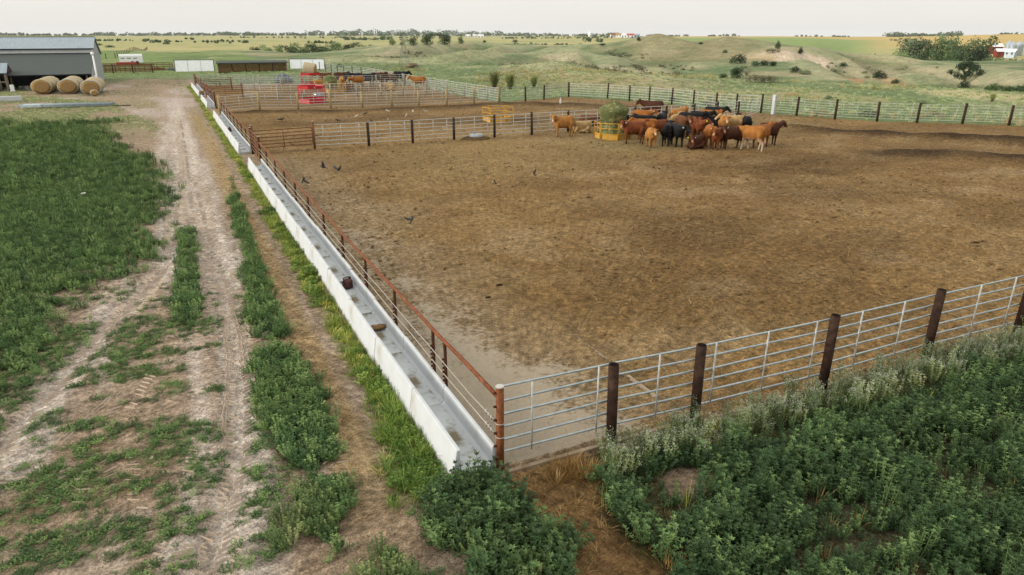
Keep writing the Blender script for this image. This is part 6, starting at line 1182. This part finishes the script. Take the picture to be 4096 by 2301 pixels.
def draws():
    g = MB(); r = random.Random(9)
    for P, dep, wid in GUL+[([hit(u, v)[:2] for u, v in ((2420, 208), (2520, 232), (2640, 262), (2760, 290))], 1, 5), ([hit(u, v)[:2] for u, v in ((2860, 318), (2960, 318), (3080, 330))], 1, 7), ([hit(u, v)[:2] for u, v in ((2500, 262), (2620, 285), (2720, 312))], 1, 4)]:
        for k in range(int(26*len(P))):
            i = r.randrange(len(P)-1); f = r.random(); x = P[i][0]+(P[i+1][0]-P[i][0])*f+r.gauss(0, wid*.3); y = P[i][1]+(P[i+1][1]-P[i][1])*f+r.gauss(0, wid*.3)
            if vn(np.array([x*.09]), np.array([y*.09]), 88)[0] < .5: continue
            z = gz(x, y); h = r.uniform(.3, 1.1); R = h*r.uniform(.6, 1.3)
            for q in range(26):
                dv = Vector((r.gauss(0, 1), r.gauss(0, 1), r.gauss(0, 1))).normalized()*r.uniform(.5, 1); p = Vector((x+dv.x*R, y+dv.y*R, z+h*.45+dv.z*h*.5)); u_ = Vector((r.gauss(0, 1), r.gauss(0, 1), r.gauss(0, 1))).normalized(); v_ = u_.orthogonal().normalized(); s = r.uniform(.1, .28); g.add([p-u_*s, p-v_*s*.7, p+u_*s, p+v_*s*.7], [(0, 1, 2, 3)])
    tag(link('draw_brush', g.mesh('draw_brush'), LEAF['brush']), 'low brush scattered along the draws of the prairie hills', 'brush', kind='stuff')
draws()
# ------------------------------------------------------------------ distant farms
M_rr = mat('red_roof', A('#c4532f'), A('#ad4426'), 2, .6); M_rb = mat('barn_red', A('#9a4334'), A('#82362b'), 2, .8); M_sil = mat('galvanised_bin', A('#c9d4dc', .9), A('#b2c0cb', .9), 1, .4, .5, .3); M_oc = mat('ochre_roof', A('#c99a45'), A('#b58839'), 2, .7); M_dw = mat('dark_window', A('#3a4046'), A('#2a3036'), 2, .3)
def house(u, d, L, W, h, rh, wm, rm, label, rz=0, name='farm_building', doors=2, up_=0):
    a = colaz(u); x, y = CX+math.sin(a)*d, CY+math.cos(a)*d; t = thing(name, label, 'farm building', (x, y, gz(x, y)+up_), -a+rz)
    b = MB(); b.prism([(-W/2, -3), (W/2, -3), (W/2, h), (0, h+rh), (-W/2, h)], -L/2, L/2, 'x'); b.build('wall', wm, t)
    for s in (-1, 1): b = MB(); b.prism([(s*(W/2+.4), h-.25), (0, h+rh+.06), (0, h+rh+.3), (s*(W/2+.4), h)], -L/2-.4, L/2+.4, 'x'); b.build('roof', rm, t)
    for k in range(doors): q = -L/2+L*(k+.5)/doors; b = MB(); b.box((q-L*.08, -W/2-.06, .2), (q+L*.08, -W/2-.02, h*.75)); b.build('door' if k == 0 else 'window', M_dw, t)
house(2449, 1500, 7, 6, 3.2, 2.2, M_white, M_rr, 'small white house with a red roof, leftmost of the distant farm on the skyline', .3, up_=2); house(2475, 1500, 12, 7, 3.4, 2.4, M_white, M_oc, 'white building with an ochre roof in the distant skyline farm', up_=2); house(2497, 1480, 10, 7, 5, 1.5, M_white, M_white, 'plain white shed in the middle of the distant skyline farm', up_=1); house(2522, 1450, 14, 8, 4, 2.8, M_white, M_rr, 'largest white barn with a bright red roof in the skyline farm', up_=1); house(2548, 1470, 11, 9, 5, 2, M_sil, M_sil, 'pale metal shed right of the red roofed skyline barn', up_=1)
b = MB(); b.loft([ring_pts(2.2, 12, -3), ring_pts(2.2, 12, 10), ring_pts(.3, 12, 15)]); a = colaz(2358); x, y = CX+math.sin(a)*1500, CY+math.cos(a)*1500; tag(b.build('silo', M_white, None, False, (x, y, gz(x, y))), 'slender white silo alone on the skyline left of the distant farm', 'silo')
for i, (u, L, l) in enumerate(((1872, 12, 'leftmost of three white sheds below the horizon woods'), (1898, 9, 'middle one of three white sheds below the horizon woods'), (1922, 16, 'rightmost and longest of three white sheds below the horizon woods'))): house(u, 1900, L, 8, 5, 2, M_white, M_white, l, 0, 'farm_building', 2, 0)
house(3995, 680, 8, 6, 3.2, 1.8, M_rb, M_white, 'red barn with a white metal roof at the right edge, left one', .5, up_=2.5); house(4018, 610, 6, 4.5, 2.4, 1.5, M_rb, M_white, 'smaller red barn with a white roof in front of the grain bins', .5, up_=1.8); house(4062, 600, 6, 5, 2.2, 1.4, M_sil, M_white, 'pale metal shed at the foot of the grain bins', -.3, up_=2); house(3580, 470, 9, 6, 3, 2, M_white, M_white, 'small white house half hidden in the valley grove', .2)
for u, d, R, h, l in ((4048, 640, 2.6, 8.5, 'silver grain bin at the right edge, left one of three'), (4064, 630, 2.5, 7.5, 'silver grain bin, middle one of three at the right edge'), (4088, 640, 3.0, 8, 'silver grain bin, right one of three at the edge')):
    a = colaz(u); x, y = CX+math.sin(a)*d, CY+math.cos(a)*d; t = thing('grain_bin', l, 'grain bin', (x, y, gz(x, y)+2.0), 0, 'grain bins at the right edge'); b = MB(); rg = []
    for k in range(19): z = -3+(h*.72+3)*k/18; rg += [ring_pts(R, 20, z), ring_pts(R*1.012, 20, z+.2)]
    b.loft(rg); b.build('wall', M_sil, t, True); b = MB(); b.loft([ring_pts(R*1.03, 20, h*.72+.21), ring_pts(R*.2, 20, h), ring_pts(R*.18, 20, h+.4)]); b.build('roof', M_sil, t)
